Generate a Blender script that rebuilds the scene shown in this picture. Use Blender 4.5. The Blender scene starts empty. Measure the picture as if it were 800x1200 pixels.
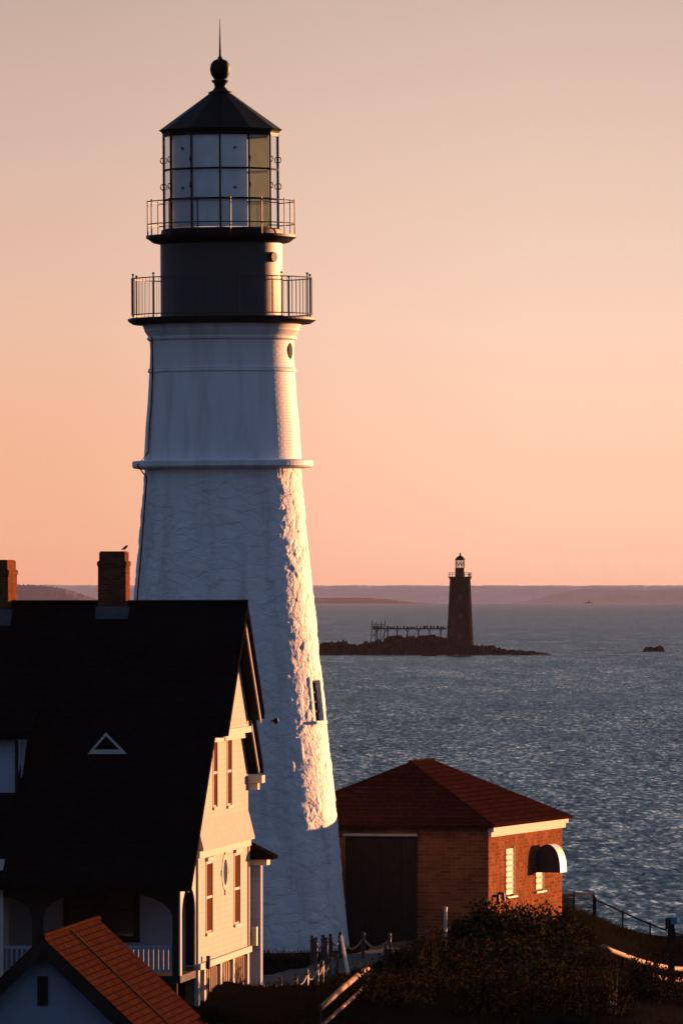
import bpy, bmesh, math, random
from mathutils import Vector, Matrix, noise
random.seed(7)
sc = bpy.context.scene
COL = sc.collection
F = 10467.0      # focal length in photo pixels (800x1200 frame)
H = 14.7         # eye height above the sea
EYE = 695.0      # photo row of eye level
R = math.radians
SUN_AZ, SUN_EL = R(44.0), R(2.4)

def P(px, py, Y):
    return Vector(((px-400)*Y/F, Y, H+(EYE-py)*Y/F))
def YG(py, g):                       # distance at which height g shows on row py
    return (H-g)*F/(py-EYE)

# ------------------------------------------------------------------ materials
MATS = {}
class NT:
    def __init__(s, name):
        s.m = bpy.data.materials.new(name); s.m.use_nodes = True
        s.t = s.m.node_tree; s.t.nodes.clear()
        s.out = s.n('ShaderNodeOutputMaterial')
    def n(s, typ, **kw):
        nd = s.t.nodes.new(typ)
        for k, v in kw.items():
            if k == 'inp':
                for a, b in v.items():
                    if hasattr(b, 'is_output') or isinstance(b, bpy.types.NodeSocket): s.t.links.new(b, nd.inputs[a])
                    else: nd.inputs[a].default_value = b
            else: setattr(nd, k, v)
        return nd
    def link(s, a, b): s.t.links.new(a, b)
    def math(s, op, a, b=0.0, c=None):
        d = {0: a, 1: b}
        if c is not None: d[2] = c
        return s.n('ShaderNodeMath', operation=op, inp=d).outputs[0]
    def coords(s): return s.n('ShaderNodeTexCoord').outputs['Object']
    def sep(s, v): return s.n('ShaderNodeSeparateXYZ', inp={0: v}).outputs
    def comb(s, x, y, z): return s.n('ShaderNodeCombineXYZ', inp={0: x, 1: y, 2: z}).outputs[0]
    def noise(s, vec, scale, detail=4, rough=.55):
        return s.n('ShaderNodeTexNoise', inp={'Vector': vec, 'Scale': scale, 'Detail': detail, 'Roughness': rough}).outputs
    def ramp(s, fac, stops, interp='LINEAR'):
        r = s.n('ShaderNodeValToRGB'); cr = r.color_ramp; cr.interpolation = interp
        while len(cr.elements) < len(stops): cr.elements.new(.5)
        for e, (p, c) in zip(cr.elements, stops):
            e.position = p; e.color = (c[0], c[1], c[2], 1) if hasattr(c, '__len__') else (c, c, c, 1)
        s.link(fac, r.inputs[0]); return r.outputs[0]
    def mix(s, fac, a, b, mode='MIX'):
        m = s.n('ShaderNodeMix', data_type='RGBA', blend_type=mode)
        for sk, v in ((m.inputs[0], fac), (m.inputs[6], a), (m.inputs[7], b)):
            if isinstance(v, bpy.types.NodeSocket): s.link(v, sk)
            else: sk.default_value = v if not hasattr(v, '__len__') or len(v) == 4 else (*v, 1)
        return m.outputs[2]
    def bump(s, h, dist=.02, strength=1.0, normal=None):
        b = s.n('ShaderNodeBump', inp={'Height': h, 'Distance': dist, 'Strength': strength})
        if normal is not None: s.link(normal, b.inputs['Normal'])
        return b.outputs[0]
    def bsdf(s, color, rough=.7, normal=None, spec=.4, metal=0.0):
        b = s.n('ShaderNodeBsdfPrincipled')
        for k, v in (('Base Color', color), ('Roughness', rough), ('Specular IOR Level', spec), ('Metallic', metal)):
            if isinstance(v, bpy.types.NodeSocket): s.link(v, b.inputs[k])
            else: b.inputs[k].default_value = (*v, 1) if hasattr(v, '__len__') else v
        if normal is not None: s.link(normal, b.inputs['Normal'])
        s.link(b.outputs[0], s.out.inputs[0]); return b

def plain(name, c, rough=.6, var=.25, scale=6, spec=.4, metal=0.0, bump=.004):
    t = NT(name); v = t.coords(); nz = t.noise(v, scale)
    c0 = tuple(x*(1-var) for x in c); c1 = tuple(min(1, x*(1+var)) for x in c)
    col = t.ramp(nz[0], [(.3, c0), (.7, c1)])
    n = t.bump(t.noise(v, scale*6)[0], bump) if bump else None
    t.bsdf(col, rough, n, spec, metal); MATS[name] = t.m; return t.m

def brick_mat(name, c1, c2, mortar, bw=.2, rh=.067, bump=.008, rough=.85, msize=.008):
    t = NT(name); o = t.sep(t.coords())
    v = t.comb(t.math('ADD', o[0], o[1]), o[2], 0.0)
    b = t.n('ShaderNodeTexBrick', inp={'Vector': v, 'Color1': (*c1, 1), 'Color2': (*c2, 1), 'Mortar': (*mortar, 1), 'Scale': 1.0,
            'Mortar Size': msize, 'Brick Width': bw, 'Row Height': rh, 'Bias': 0.0})
    nz = t.noise(t.coords(), 1.4, 5)
    col = t.mix(t.ramp(nz[0], [(.35, 0), (.7, .55)]), b.outputs[0], tuple(x*.55 for x in c1))
    h = t.math('ADD', t.math('MULTIPLY', b.outputs[1], -1.0), t.math('MULTIPLY', t.noise(t.coords(), 25)[0], .6))
    t.bsdf(col, rough, t.bump(h, bump), 0.0); MATS[name] = t.m; return t.m

def shingle_mat(name, c1, c2, row=.16, width=.3, rough=.85, zscale=1.0, axis='x+y'):
    t = NT(name); o = t.sep(t.coords())
    u = t.math('ADD', o[0], o[1]) if axis == 'x+y' else (o[0] if axis == 'x' else o[1])
    v = t.comb(u, t.math('MULTIPLY', o[2], zscale), 0.0)
    b = t.n('ShaderNodeTexBrick', inp={'Vector': v, 'Color1': (*c1, 1), 'Color2': (*c2, 1), 'Mortar': (*[x*.45 for x in c1], 1), 'Scale': 1.0,
            'Mortar Size': .012, 'Brick Width': width, 'Row Height': row, 'Bias': 0.0})
    nz = t.noise(t.coords(), .9, 6)
    col = t.mix(t.ramp(nz[0], [(.3, .0), (.75, .6)]), b.outputs[0], tuple(x*.6 for x in c2))
    col = t.mix(t.ramp(t.noise(t.coords(), 7, 6, .7)[0], [(.42, 0), (.66, .75)]), col, tuple(x*.35 for x in c1))
    saw = t.math('FRACT', t.math('DIVIDE', t.math('MULTIPLY', o[2], zscale), row))
    h = t.math('ADD', t.math('MULTIPLY', saw, -1.0), t.math('MULTIPLY', t.noise(t.coords(), 18)[0], .5))
    t.bsdf(col, rough, t.bump(h, .02), 0.0); MATS[name] = t.m; return t.m

def clapboard(name, c, row=.13):
    t = NT(name); o = t.sep(t.coords())
    saw = t.math('FRACT', t.math('DIVIDE', o[2], row))
    nz = t.noise(t.coords(), 2.0, 5)
    col = t.ramp(nz[0], [(.3, tuple(x*.86 for x in c)), (.7, c)])
    h = t.math('ADD', t.math('MULTIPLY', saw, -1.0), t.math('MULTIPLY', t.noise(t.coords(), 12)[0], .25))
    t.bsdf(col, .75, t.bump(h, .03), .04); MATS[name] = t.m; return t.m

def whitewash(name, rough_stone):
    t = NT(name); v = t.coords(); o = t.sep(v)
    stain = t.noise(t.n('ShaderNodeMapping', inp={'Vector': v, 'Scale': (2.2, 2.2, .35)}).outputs[0], 1.0, 6)[0]
    col = t.ramp(stain, [(.28, (.56, .55, .55)), (.5, (.74, .74, .74)), (.8, (.8, .8, .8))])
    grime = t.noise(v, 3.5, 8, .65)[0]
    col = t.mix(t.ramp(grime, [(.62, 0), (.78, .35)]), col, (.42, .40, .38))
    if rough_stone:
        n1 = t.noise(v, 6, 6, .65)[0]
        n = t.bump(n1, .020)
        n = t.bump(t.noise(v, 22, 4)[0], .016, 1.0, n)
        wob = t.n('ShaderNodeVectorMath', operation='MULTIPLY_ADD', inp={0: t.noise(v, 2.2, 4)[1], 1: (.5, .5, .5), 2: v}).outputs[0]
        sv_ = t.n('ShaderNodeMapping', inp={'Vector': wob, 'Scale': (1.35, 1.35, 3.1)}).outputs[0]
        ed = t.n('ShaderNodeTexVoronoi', feature='DISTANCE_TO_EDGE', inp={'Vector': sv_, 'Scale': 1.0}).outputs['Distance']
        brk = t.ramp(t.noise(v, 1.6, 4)[0], [(.45, 0), (.72, .30)])
        jl = t.math('MULTIPLY', t.ramp(ed, [(.0, 1), (.055, 0)]), brk)
        col = t.mix(jl, col, (.38, .38, .40))
        n = t.bump(t.ramp(ed, [(0, 0), (.10, 1)]), .009, 1.0, n)
    else:
        ang = t.math('ARCTAN2', o[0], t.math('MULTIPLY', o[1], -1.0))
        bv = t.comb(t.math('MULTIPLY', ang, 2.05), o[2], 0.0)
        b = t.n('ShaderNodeTexBrick', inp={'Vector': bv, 'Scale': 1.0, 'Mortar Size': .008, 'Mortar Smooth': .6, 'Brick Width': .24, 'Row Height': .085})
        h = t.math('ADD', t.math('MULTIPLY', b.outputs[1], -.8), t.noise(v, 9, 5)[0])
        n = t.bump(h, .0045)
    t.bsdf(col, .62, n, .3); MATS[name] = t.m; return t.m

def glass(name, tint=(.93, .95, .95), refl=.10):
    t = NT(name)
    tr = t.n('ShaderNodeBsdfTransparent', inp={'Color': (*tint, 1)})
    gl = t.n('ShaderNodeBsdfGlossy', inp={'Color': (.9, .92, .95, 1), 'Roughness': .03})
    lw = t.n('ShaderNodeLayerWeight', inp={'Blend': .35})
    fac = t.math('ADD', t.math('MULTIPLY', lw.outputs['Fresnel'], .8), refl*.5)
    mx = t.n('ShaderNodeMixShader', inp={0: fac, 1: tr.outputs[0], 2: gl.outputs[0]})
    t.link(mx.outputs[0], t.out.inputs[0]); MATS[name] = t.m; return t.m

def translucent(name, c, tr=.45):
    t = NT(name)
    nz = t.noise(t.coords(), 3, 4)[0]
    col = t.ramp(nz, [(.3, tuple(x*.85 for x in c)), (.7, c)])
    d = t.n('ShaderNodeBsdfDiffuse', inp={'Color': col}); s = t.n('ShaderNodeBsdfTranslucent', inp={'Color': col})
    mx = t.n('ShaderNodeMixShader', inp={0: tr, 1: d.outputs[0], 2: s.outputs[0]})
    t.link(mx.outputs[0], t.out.inputs[0]); MATS[name] = t.m; return t.m

def leaf(name, cols, tr=.35):
    t = NT(name); g = t.n('ShaderNodeNewGeometry')
    k = len(cols)
    col = t.ramp(g.outputs['Random Per Island'], [(i/k, c) for i, c in enumerate(cols)], 'CONSTANT')
    d = t.n('ShaderNodeBsdfPrincipled', inp={'Base Color': col, 'Roughness': .9, 'Specular IOR Level': 0.0})
    s = t.n('ShaderNodeBsdfTranslucent', inp={'Color': col})
    mx = t.n('ShaderNodeMixShader', inp={0: tr, 1: d.outputs[0], 2: s.outputs[0]})
    t.link(mx.outputs[0], t.out.inputs[0]); MATS[name] = t.m; return t.m

whitewash('rubble_paint', True); whitewash('brick_paint', False)
plain('black_iron', (.004, .004, .005), .55, .3, 5, .12, 0, .003)
plain('drum_paint', (.005, .005, .006), .56, .3, 4, .7, 0, .003)
plain('rail_iron', (.05, .042, .036), .55, .3, 8, .3)
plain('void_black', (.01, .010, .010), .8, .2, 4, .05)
translucent('blind_cloth', (.70, .77, .80), .0)
translucent('sheer_cloth', (.46, .50, .42), .5)
glass('lantern_glass')
shingle_mat('house_shingle', (.007, .007, .008), (.011, .010, .011))
clapboard('shaded_clapboard', (.30, .34, .42))  # white siding darkened to blue-grey, its shade put into the colour
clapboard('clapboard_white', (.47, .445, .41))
plain('trim_white', (.50, .47, .43), .7, .06, 3, .06, 0, .004)
plain('trim_grey', (.30, .31, .32), .6, .15, 3)
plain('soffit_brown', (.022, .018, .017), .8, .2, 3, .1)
plain('pink_shingle', (.36, .28, .285), .8, .12, 5, .3, 0, .012)
plain('window_dark', (.015, .017, .02), .12, .3, 2, .7, 0, 0)
plain('window_brown', (.095, .040, .017), .9, .25, 2, .0, 0, 0)
plain('pane_cream', (.42, .38, .32), .6, .15, 3, .1, 0, 0)
plain('lead_flashing', (.06, .08, .105), .5, .2, 6)
plain('shed_paint', (.20, .27, .36), .6, .1, 3)
brick_mat('chimney_brick', (.12, .036, .014), (.20, .066, .025), (.12, .085, .06))
brick_mat('red_brick', (.165, .050, .020), (.31, .108, .042), (.24, .15, .09), .30, .095, .014, .9, .011)
brick_mat('foundation_brick', (.28, .11, .06), (.36, .17, .10), (.3, .25, .2))
shingle_mat('rust_shingle', (.034, .0115, .0075), (.075, .026, .0155), .10, .12)
shingle_mat('red_shingle', (.032, .0098, .0088), (.048, .0155, .0125), .105, .5, zscale=1.0)
brick_mat('granite', (.018, .013, .013), (.03, .022, .02), (.01, .009, .009), 1.2, .62, .05, .85, .03)
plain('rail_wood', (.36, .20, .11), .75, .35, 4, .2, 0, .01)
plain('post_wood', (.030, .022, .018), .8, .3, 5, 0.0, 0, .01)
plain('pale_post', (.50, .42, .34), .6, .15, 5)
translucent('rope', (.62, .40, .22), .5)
plain('rock', (.012, .010, .011), .9, .45, .9, 0.0, 0, .15)
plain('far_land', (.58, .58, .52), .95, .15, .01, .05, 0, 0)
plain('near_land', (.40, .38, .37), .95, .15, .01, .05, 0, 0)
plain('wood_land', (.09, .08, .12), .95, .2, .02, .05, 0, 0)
plain('blue_plastic', (.04, .16, .42), .4, .1, 4)
plain('feather', (.012, .012, .013), .6, .2, 30)
plain('bark', (.02, .014, .010), .85, .3, 10)
plain('hood_white', (.74, .72, .70), .5, .08, 4)
plain('hood_dark', (.03, .028, .03), .6, .2, 4)
plain('box_metal', (.42, .36, .30), .45, .15, 5)
plain('hull_white', (.7, .7, .7), .4, .1, 3)
leaf('leaf_green', [(.007, .010, .004), (.009, .012, .005), (.010, .011, .005), (.012, .010, .004), (.008, .009, .004), (.009, .011, .004), (.05, .052, .018), (.010, .012, .005), (.095, .05, .018)], .12)  # the few pale leaves paint in sunlit tips
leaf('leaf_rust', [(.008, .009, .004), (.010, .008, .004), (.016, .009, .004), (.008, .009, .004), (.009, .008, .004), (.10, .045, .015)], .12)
leaf('hip_red', [(.22, .055, .015), (.15, .035, .012), (.28, .10, .03)], .05)
leaf('blade', [(.010, .011, .005), (.014, .012, .006), (.026, .018, .009), (.008, .009, .004)], .15)

def ground_mat():
    t = NT('turf'); v = t.coords()
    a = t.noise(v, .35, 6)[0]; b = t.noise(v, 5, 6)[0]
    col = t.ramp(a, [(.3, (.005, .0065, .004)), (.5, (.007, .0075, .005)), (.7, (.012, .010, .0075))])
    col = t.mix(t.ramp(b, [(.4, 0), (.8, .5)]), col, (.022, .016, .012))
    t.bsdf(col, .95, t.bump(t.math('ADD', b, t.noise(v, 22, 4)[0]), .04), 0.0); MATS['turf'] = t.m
ground_mat()
def path_mat():
    t = NT('path'); v = t.coords()
    a = t.noise(v, 1.2, 6)[0]; b = t.noise(v, 40, 3)[0]
    col = t.ramp(a, [(.3, (.06, .05, .047)), (.7, (.10, .085, .075))])
    t.bsdf(col, .9, t.bump(b, .02), .2); MATS['path'] = t.m
path_mat()

def sea_mat():
    t = NT('sea'); v = t.coords()
    def mp(sx, sy): return t.n('ShaderNodeMapping', inp={'Vector': v, 'Scale': (sx, sy, 1)}).outputs[0]
    def vec(sx, sy, det):
        n = t.noise(mp(sx, sy), 1.0, det, .6)[1]
        return t.n('ShaderNodeVectorMath', operation='SUBTRACT', inp={0: n, 1: (.5, .5, .5)}).outputs[0]
    def scale(a, k):
        return t.n('ShaderNodeVectorMath', operation='MULTIPLY', inp={0: a, 1: k}).outputs[0]
    def add(a, b): return t.n('ShaderNodeVectorMath', operation='ADD', inp={0: a, 1: b}).outputs[0]
    o = t.sep(v)
    patch = t.noise(mp(.0016, .0045), 1.0, 4, .6)[0]                  # wind lanes and slicks
    amp = t.ramp(patch, [(.30, .50), (.46, .95), (.7, 1.15)])
    w = add(scale(vec(2.1, .22, 3), (.38, .62, 0)), scale(vec(.42, .045, 2), (.08, .15, 0)))
    w = add(w, scale(vec(3.6, .6, 2), (.26, .40, 0)))
    w = add(w, scale(vec(.11, .010, 3), (.05, .14, 0)))
    w = t.n('ShaderNodeVectorMath', operation='MULTIPLY', inp={0: w, 1: amp}).outputs[0]
    w = add(w, (0, -.165, 1))                                            # crests face the viewer more than troughs do
    n = t.n('ShaderNodeVectorMath', operation='NORMALIZE', inp={0: w}).outputs[0]
    b = t.bsdf((.010, .015, .019), .14, n, .5); b.inputs['IOR'].default_value = 1.33
    MATS['sea'] = t.m
sea_mat()

# ------------------------------------------------------------------ object helpers
FRAME = {}
def empty(name, M):
    o = bpy.data.objects.new(name, None); COL.objects.link(o); o.matrix_world = M
    o.empty_display_size = .5; FRAME[o] = M.copy(); return o
def tag(o, label, cat, group=None):
    o['label'] = label; o['category'] = cat
    if group: o['group'] = group
    return o
def frame(loc, rz=0, lean=0):
    return Matrix.Translation(loc) @ Matrix.Rotation(rz, 4, 'Z') @ Matrix.Rotation(lean, 4, 'Y')
def on(px, py, M, axis, val):
    Mi = M.inverted(); o = Mi @ Vector((0, 0, H)); d = Mi.to_3x3() @ Vector(((px-400)/F, 1, (EYE-py)/F))
    t = (val-o[axis])/d[axis]; return o+d*t

class MB:
    def __init__(s): s.bm = bmesh.new()
    def face(s, pts):
        vs = [s.bm.verts.new(p) for p in pts]
        return s.bm.faces.new(vs)
    def box(s, a, b, M=None):
        xs = (min(a[0], b[0]), max(a[0], b[0])); ys = (min(a[1], b[1]), max(a[1], b[1])); zs = (min(a[2], b[2]), max(a[2], b[2]))
        v = [s.bm.verts.new((M @ Vector((x, y, z))) if M else (x, y, z)) for x in xs for y in ys for z in zs]
        for f in ((0, 1, 3, 2), (4, 6, 7, 5), (0, 4, 5, 1), (2, 3, 7, 6), (0, 2, 6, 4), (1, 5, 7, 3)):
            s.bm.faces.new([v[i] for i in f])
        return s
    def prism(s, pts, ext):
        ext = Vector(ext); a = [s.bm.verts.new(p) for p in pts]; b = [s.bm.verts.new(Vector(p)+ext) for p in pts]
        s.bm.faces.new(a); s.bm.faces.new(b[::-1]); n = len(pts)
        for i in range(n): s.bm.faces.new((a[i], b[i], b[(i+1) % n], a[(i+1) % n]))
        return s
    def tube(s, pts, r, n=6, closed=False, caps=True):
        pts = [Vector(p) for p in pts]; rings = []
        N = len(pts)
        for i, p in enumerate(pts):
            if closed: t = pts[(i+1) % N]-pts[i-1]
            else: t = pts[min(i+1, N-1)]-pts[max(i-1, 0)]
            t.normalize(); up = Vector((0, 0, 1)) if abs(t.z) < .9 else Vector((1, 0, 0))
            a = t.cross(up).normalized(); b = t.cross(a).normalized()
            rr = r[i] if hasattr(r, '__len__') else r
            rings.append([s.bm.verts.new(p+(a*math.cos(2*math.pi*k/n)+b*math.sin(2*math.pi*k/n))*rr) for k in range(n)])
        for i in range(N if closed else N-1):
            A, B = rings[i], rings[(i+1) % N]
            for k in range(n): s.bm.faces.new((A[k], A[(k+1) % n], B[(k+1) % n], B[k]))
        if caps and not closed: s.bm.faces.new(rings[0][::-1]); s.bm.faces.new(rings[-1])
        return s
    def lathe(s, prof, n=48, c=(0, 0), a0=0, capb=True, capt=True, disp=None):
        rings = []
        for r, z in prof:
            ring = []
            for k in range(n):
                th = a0+2*math.pi*k/n; rr = r+(disp(r, th, z) if disp else 0)
                ring.append(s.bm.verts.new((c[0]+rr*math.sin(th), c[1]-rr*math.cos(th), z)))
            rings.append(ring)
        for A, B in zip(rings, rings[1:]):
            for k in range(n): s.bm.faces.new((A[k], A[(k+1) % n], B[(k+1) % n], B[k]))
        if capb: s.bm.faces.new([s.bm.verts.new(v.co) for v in rings[0]][::-1])
        if capt: s.bm.faces.new([s.bm.verts.new(v.co) for v in rings[-1]])
        return s
    def build(s, name, mat, parent=None, smooth=False, bevel=0):
        bmesh.ops.recalc_face_normals(s.bm, faces=s.bm.faces[:])
        if bevel:
            bmesh.ops.bevel(s.bm, geom=s.bm.edges[:], offset=bevel, segments=1, affect='EDGES', profile=.5)
        me = bpy.data.meshes.new(name); s.bm.to_mesh(me); s.bm.free()
        if smooth:
            for p in me.polygons: p.use_smooth = True
        me.materials.append(MATS[mat])
        o = bpy.data.objects.new(name, me); COL.objects.link(o)
        if parent: o.parent = parent
        return o
def solo(o, M): o.matrix_world = M; return o
def struct(o, kind='structure'): o['kind'] = kind; return o

# ------------------------------------------------------------------ ground, sea, hills
GP = [(-60, 13), (8, 13), (50, 9.5), (100, 6), (150, 3.6), (190, 4.2), (199, 5.15), (205, 5.6), (209, 5.5), (214, 5.12), (222, 5.1), (244, 5.0), (256, 5.3), (268, 5.3),
      (274, 5.1), (278, 3), (284, -1.2), (300, -2)]
def lerp(tab, x):
    if x <= tab[0][0]: return tab[0][1]
    for (a, b), (c, d) in zip(tab, tab[1:]):
        if x <= c: return b+(d-b)*(x-a)/(c-a)
    return tab[-1][1]
def sstep(a, b, x):
    t = max(0, min(1, (x-a)/(b-a))); return t*t*(3-2*t)
def ground(x, y, rough=True):
    z = lerp(GP, y)
    if y > 180:
        w = sstep(185, 200, y)*(1-sstep(272, 280, y))
        z -= w*1.05*sstep(6.2, 9.8, x)
        z += w*.12*math.exp(-((x-3.6)/2.6)**2-((y-228)/9)**2)
        z += w*.35*sstep(-2, -4, x)*(1-sstep(212, 222, y))
    if rough: z += .05*noise.noise(Vector((x*.9, y*.9, 0)))+.12*noise.noise(Vector((x*.2, y*.2, 3)))*sstep(160, 190, y)
    return z
def make_ground():
    m = MB()
    ys = [-60, -20, 8, 30, 50, 75, 100, 125, 150, 165, 180, 188]
    y = 190.0
    while y < 282: ys.append(y); y += .5
    ys += [284, 292, 300]
    xs = [-400, -250, -150, -90, -60, -40, -30, -24, -20, -17]
    x = -15.0
    while x < 18: xs.append(x); x += .4
    xs += [18, 21, 26, 34, 50, 80, 140, 250, 400]
    g = [[m.bm.verts.new((x, y, ground(x, y))) for x in xs] for y in ys]
    for i in range(len(ys)-1):
        for j in range(len(xs)-1): m.bm.faces.new((g[i][j], g[i][j+1], g[i+1][j+1], g[i+1][j]))
    struct(m.build('ground', 'turf', None, True))
make_ground()
RE = 2.2e7                                     # the sea falls away with distance, as over a horizon
def drop(y): return -y*y/(2*RE)
m = MB(); prev = None
for i in range(90):
    y = 282*(27000/282)**(i/89); hw = 300+.32*y
    row = [m.bm.verts.new((x, y, drop(y)-drop(282))) for x in (-hw, 0, hw)]
    if prev:
        for k in range(2): m.bm.faces.new((prev[k], prev[k+1], row[k+1], row[k]))
    prev = row
struct(m.build('sea', 'sea', None, True))

def path_sheet(pts, w, name='path'):
    m = MB(); rows = []
    for i, (x, y) in enumerate(pts):
        a = Vector(pts[max(i-1, 0)]); b = Vector(pts[min(i+1, len(pts)-1)]); t = (b-a).normalized(); n = Vector((t.y, -t.x))
        row = []
        for k in range(7):
            q = Vector((x, y))+n*w*(k/6-.5)
            row.append(m.bm.verts.new((q.x, q.y, ground(q.x, q.y)+.03)))
        rows.append(row)
    for A, B in zip(rows, rows[1:]):
        for k in range(6): m.bm.faces.new((A[k], A[k+1], B[k+1], B[k]))
    return struct(m.build(name, 'path', None, True))
def dense(pts, step=.5):
    out = []
    for (a, b), (c, d) in zip(pts, pts[1:]):
        n = max(1, int(math.hypot(c-a, d-b)/step))
        out += [(a+(c-a)*i/n, b+(d-b)*i/n) for i in range(n)]
    return out+[pts[-1]]
path_sheet(dense([(-2.6, 207), (-2.1, 214), (-1.5, 221), (-.3, 228), (.9, 236), (2.0, 246)]), 1.7)

def hill(name, x0, x1, Y, hfun, depth, jag=0, step=None, mat='far_land'):
    m = MB(); n = int((x1-x0)/(step or 12)); prev = None
    for i in range(n+1):
        px = x0+(x1-x0)*i/n; X = (px-400)*Y/F; h = hfun(px)
        col = []
        for k, (f, hz) in enumerate(((0, -.5), (.08, .25), (.3, .7), (.5, 1.0), (.75, .6), (1, -.02))):
            j = jag*(noise.noise(Vector((px*.9, k*7.3, Y)))+.9*noise.noise(Vector((px*2.3, k*3.1, 5)))) *(1.0 if k == 3 else .15) if 0 < k < 5 else 0
            b0 = drop(Y); z = b0+(h-b0)*hz+j if hz > 0 else b0-1.0
            col.append(m.bm.verts.new((X, Y+depth*f, z)))
        if prev:
            for a in range(5): m.bm.faces.new((prev[a], col[a], col[a+1], prev[a+1]))
        prev = col
    return struct(m.build(name, mat, None, True))
def zrow(py, Y): return H+(EYE-py)*Y/F
def nz1(px, s, seed): return noise.noise(Vector((px*s, seed, 0)))
Y1 = 27300
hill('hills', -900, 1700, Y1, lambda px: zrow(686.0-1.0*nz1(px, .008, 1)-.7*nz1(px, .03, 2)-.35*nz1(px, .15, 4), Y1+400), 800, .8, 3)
Y2 = 25500
hill('headland', 600, 1700, Y2, lambda px: max(drop(Y2)+1, zrow(706-(16.2*sstep(600, 690, px)+1.2*nz1(px, .02, 9)+.5*nz1(px, .1, 3)), Y2)), 300, 1.0, 2, 'near_land')
Y3 = 21500
hill('low_island', 366, 512, Y3, lambda px: max(drop(Y3)+.8, zrow(706.8-(6.2*(1-sstep(430, 505, px))+.9*nz1(px, .06, 5)), Y3)), 200, 1.4, 1, 'wood_land')
Y4 = 15500
hill('wooded_hill', -500, 128, Y4, lambda px: max(2.0, zrow(lerp([(-500, 690), (-60, 683), (22, 685), (50, 686), (75, 690), (92, 696), (128, 708)], px), Y4)), 260, 3.0, 1.0, 'wood_land')

# ------------------------------------------------------------------ the main lighthouse
YT = 244.0; KT = YT/F
TM = frame(P(265, 1112, YT), 0, -.0068)
lh = empty('lighthouse', TM)
tag(lh, 'tall white lighthouse with black lantern room and two galleries behind the dark roofed house', 'lighthouse')
def tz(py): return (1112-py)*KT
def tr(hw): return hw*KT
WZ, WH = tz(822), 23*KT
WTH = math.asin((374-263)/118.3)
def rubble(r, th, z):
    p = Vector((r*math.sin(th), -r*math.cos(th), z))
    q = Vector((p.x/.52, p.y/.52, p.z/.34))
    q += Vector((noise.noise(p*1.7), noise.noise(p*1.7+Vector((5, 3, 1))), noise.noise(p*1.7+Vector((9, 1, 7)))))*.45
    d, pts = noise.voronoi(q)
    e = d[1]-d[0]; c = noise.cell(pts[0]*3.1)
    stone = min(1.0, e/.14)
    if abs(z-WZ) < WH+.12:
        dth = (th-WTH)*r
        if abs(dth) < .30 and abs(z-WZ) < WH: return -.30
        if abs(dth) < .48: return -.02
    return -.05+.020*stone*(.6+.8*c)+.008*noise.noise(p*.9)+.007*noise.noise(p*4.5)+.010*noise.noise(p*11)
prof_px = [(1140, 148.5), (1110, 145), (1025, 138.4), (925, 129.3), (860, 122.2), (775, 113.8), (700, 106.8), (640, 101), (549, 93)]
rows = []; N = 250
lo = sorted(prof_px, key=lambda t: -t[0])
for i in range(N+1):
    py = 1140+(549-1140)*i/N
    hw = lerp(sorted(prof_px), py); rows.append((tr(hw), tz(py)))
m = MB(); m.lathe(rows, 400, disp=rubble); m.build('tower', 'rubble_paint', lh, True)
m = MB(); m.lathe([(tr(93), tz(550)), (tr(104), tz(548.5)), (tr(106), tz(546.5)), (tr(106), tz(541)), (tr(105), tz(540)), (tr(92), tz(538.8))], 96)
m.build('belt_course', 'brick_paint', lh)
up = [(tr(92.3), tz(539)), (tr(90), tz(500)), (tr(87.3), tz(470)), (tr(85.2), tz(436))]
m = MB(); m.lathe(up, 128); m.build('upper_tower', 'brick_paint', lh, True)
m = MB(); m.lathe([(tr(85.2), tz(437)), (tr(87), tz(436)), (tr(87), tz(434)), (tr(86), tz(433)), (tr(86.4), tz(432)), (tr(84.6), tz(431))], 96); m.build('moulding', 'brick_paint', lh)
m = MB(); m.lathe([(tr(84.8), tz(431.5)), (tr(84.0), tz(410)), (tr(84.6), tz(400)), (tr(87.5), tz(398)), (tr(87.5), tz(395.5)), (tr(86), tz(395)), (tr(88.5), tz(391)), (tr(90.5), tz(388)), (tr(91), tz(385.5)), (tr(93), tz(381))], 128)
m.build('cornice', 'brick_paint', lh)
# decks
m = MB(); m.lathe([(tr(93), tz(381)), (tr(104), tz(380)), (tr(108), tz(377.5)), (tr(110), tz(376)), (tr(110), tz(373.5)), (tr(109), tz(373)), (tr(70), tz(373))], 96); low = m.build('gallery_deck', 'black_iron', lh)
m = MB(); m.lathe([(tr(73), tz(286)), (tr(80), tz(284.5)), (tr(86), tz(280)), (tr(88), tz(279)), (tr(88), tz(276)), (tr(60), tz(275.5))], 96); upd = m.build('gallery_deck', 'black_iron', lh)
m = MB(); m.lathe([(tr(72), tz(373.2)), (tr(72.2), tz(371)), (tr(71.6), tz(369.5)), (tr(71.4), tz(286))], 128); drum = m.build('watch_room', 'drum_paint', lh, True)
m = MB()
th = R(57); c = Vector((math.sin(th)*tr(71.5), -math.cos(th)*tr(71.5), tz(303))); nrm = Vector((math.sin(th), -math.cos(th), 0))
m.tube([c-nrm*.05, c+nrm*.07], .14, 14); m.build('porthole', 'black_iron', drum)
m = MB(); m.lathe([(tr(71), tz(275.6)), (tr(70), tz(270)), (tr(68), tz(268.5)), (tr(64), tz(268.4))], 96); m.build('lantern_sill', 'black_iron', lh)
RL = tr(67)
def cyl(th, r, z): return Vector((r*math.sin(th), -r*math.cos(th), z))
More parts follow.
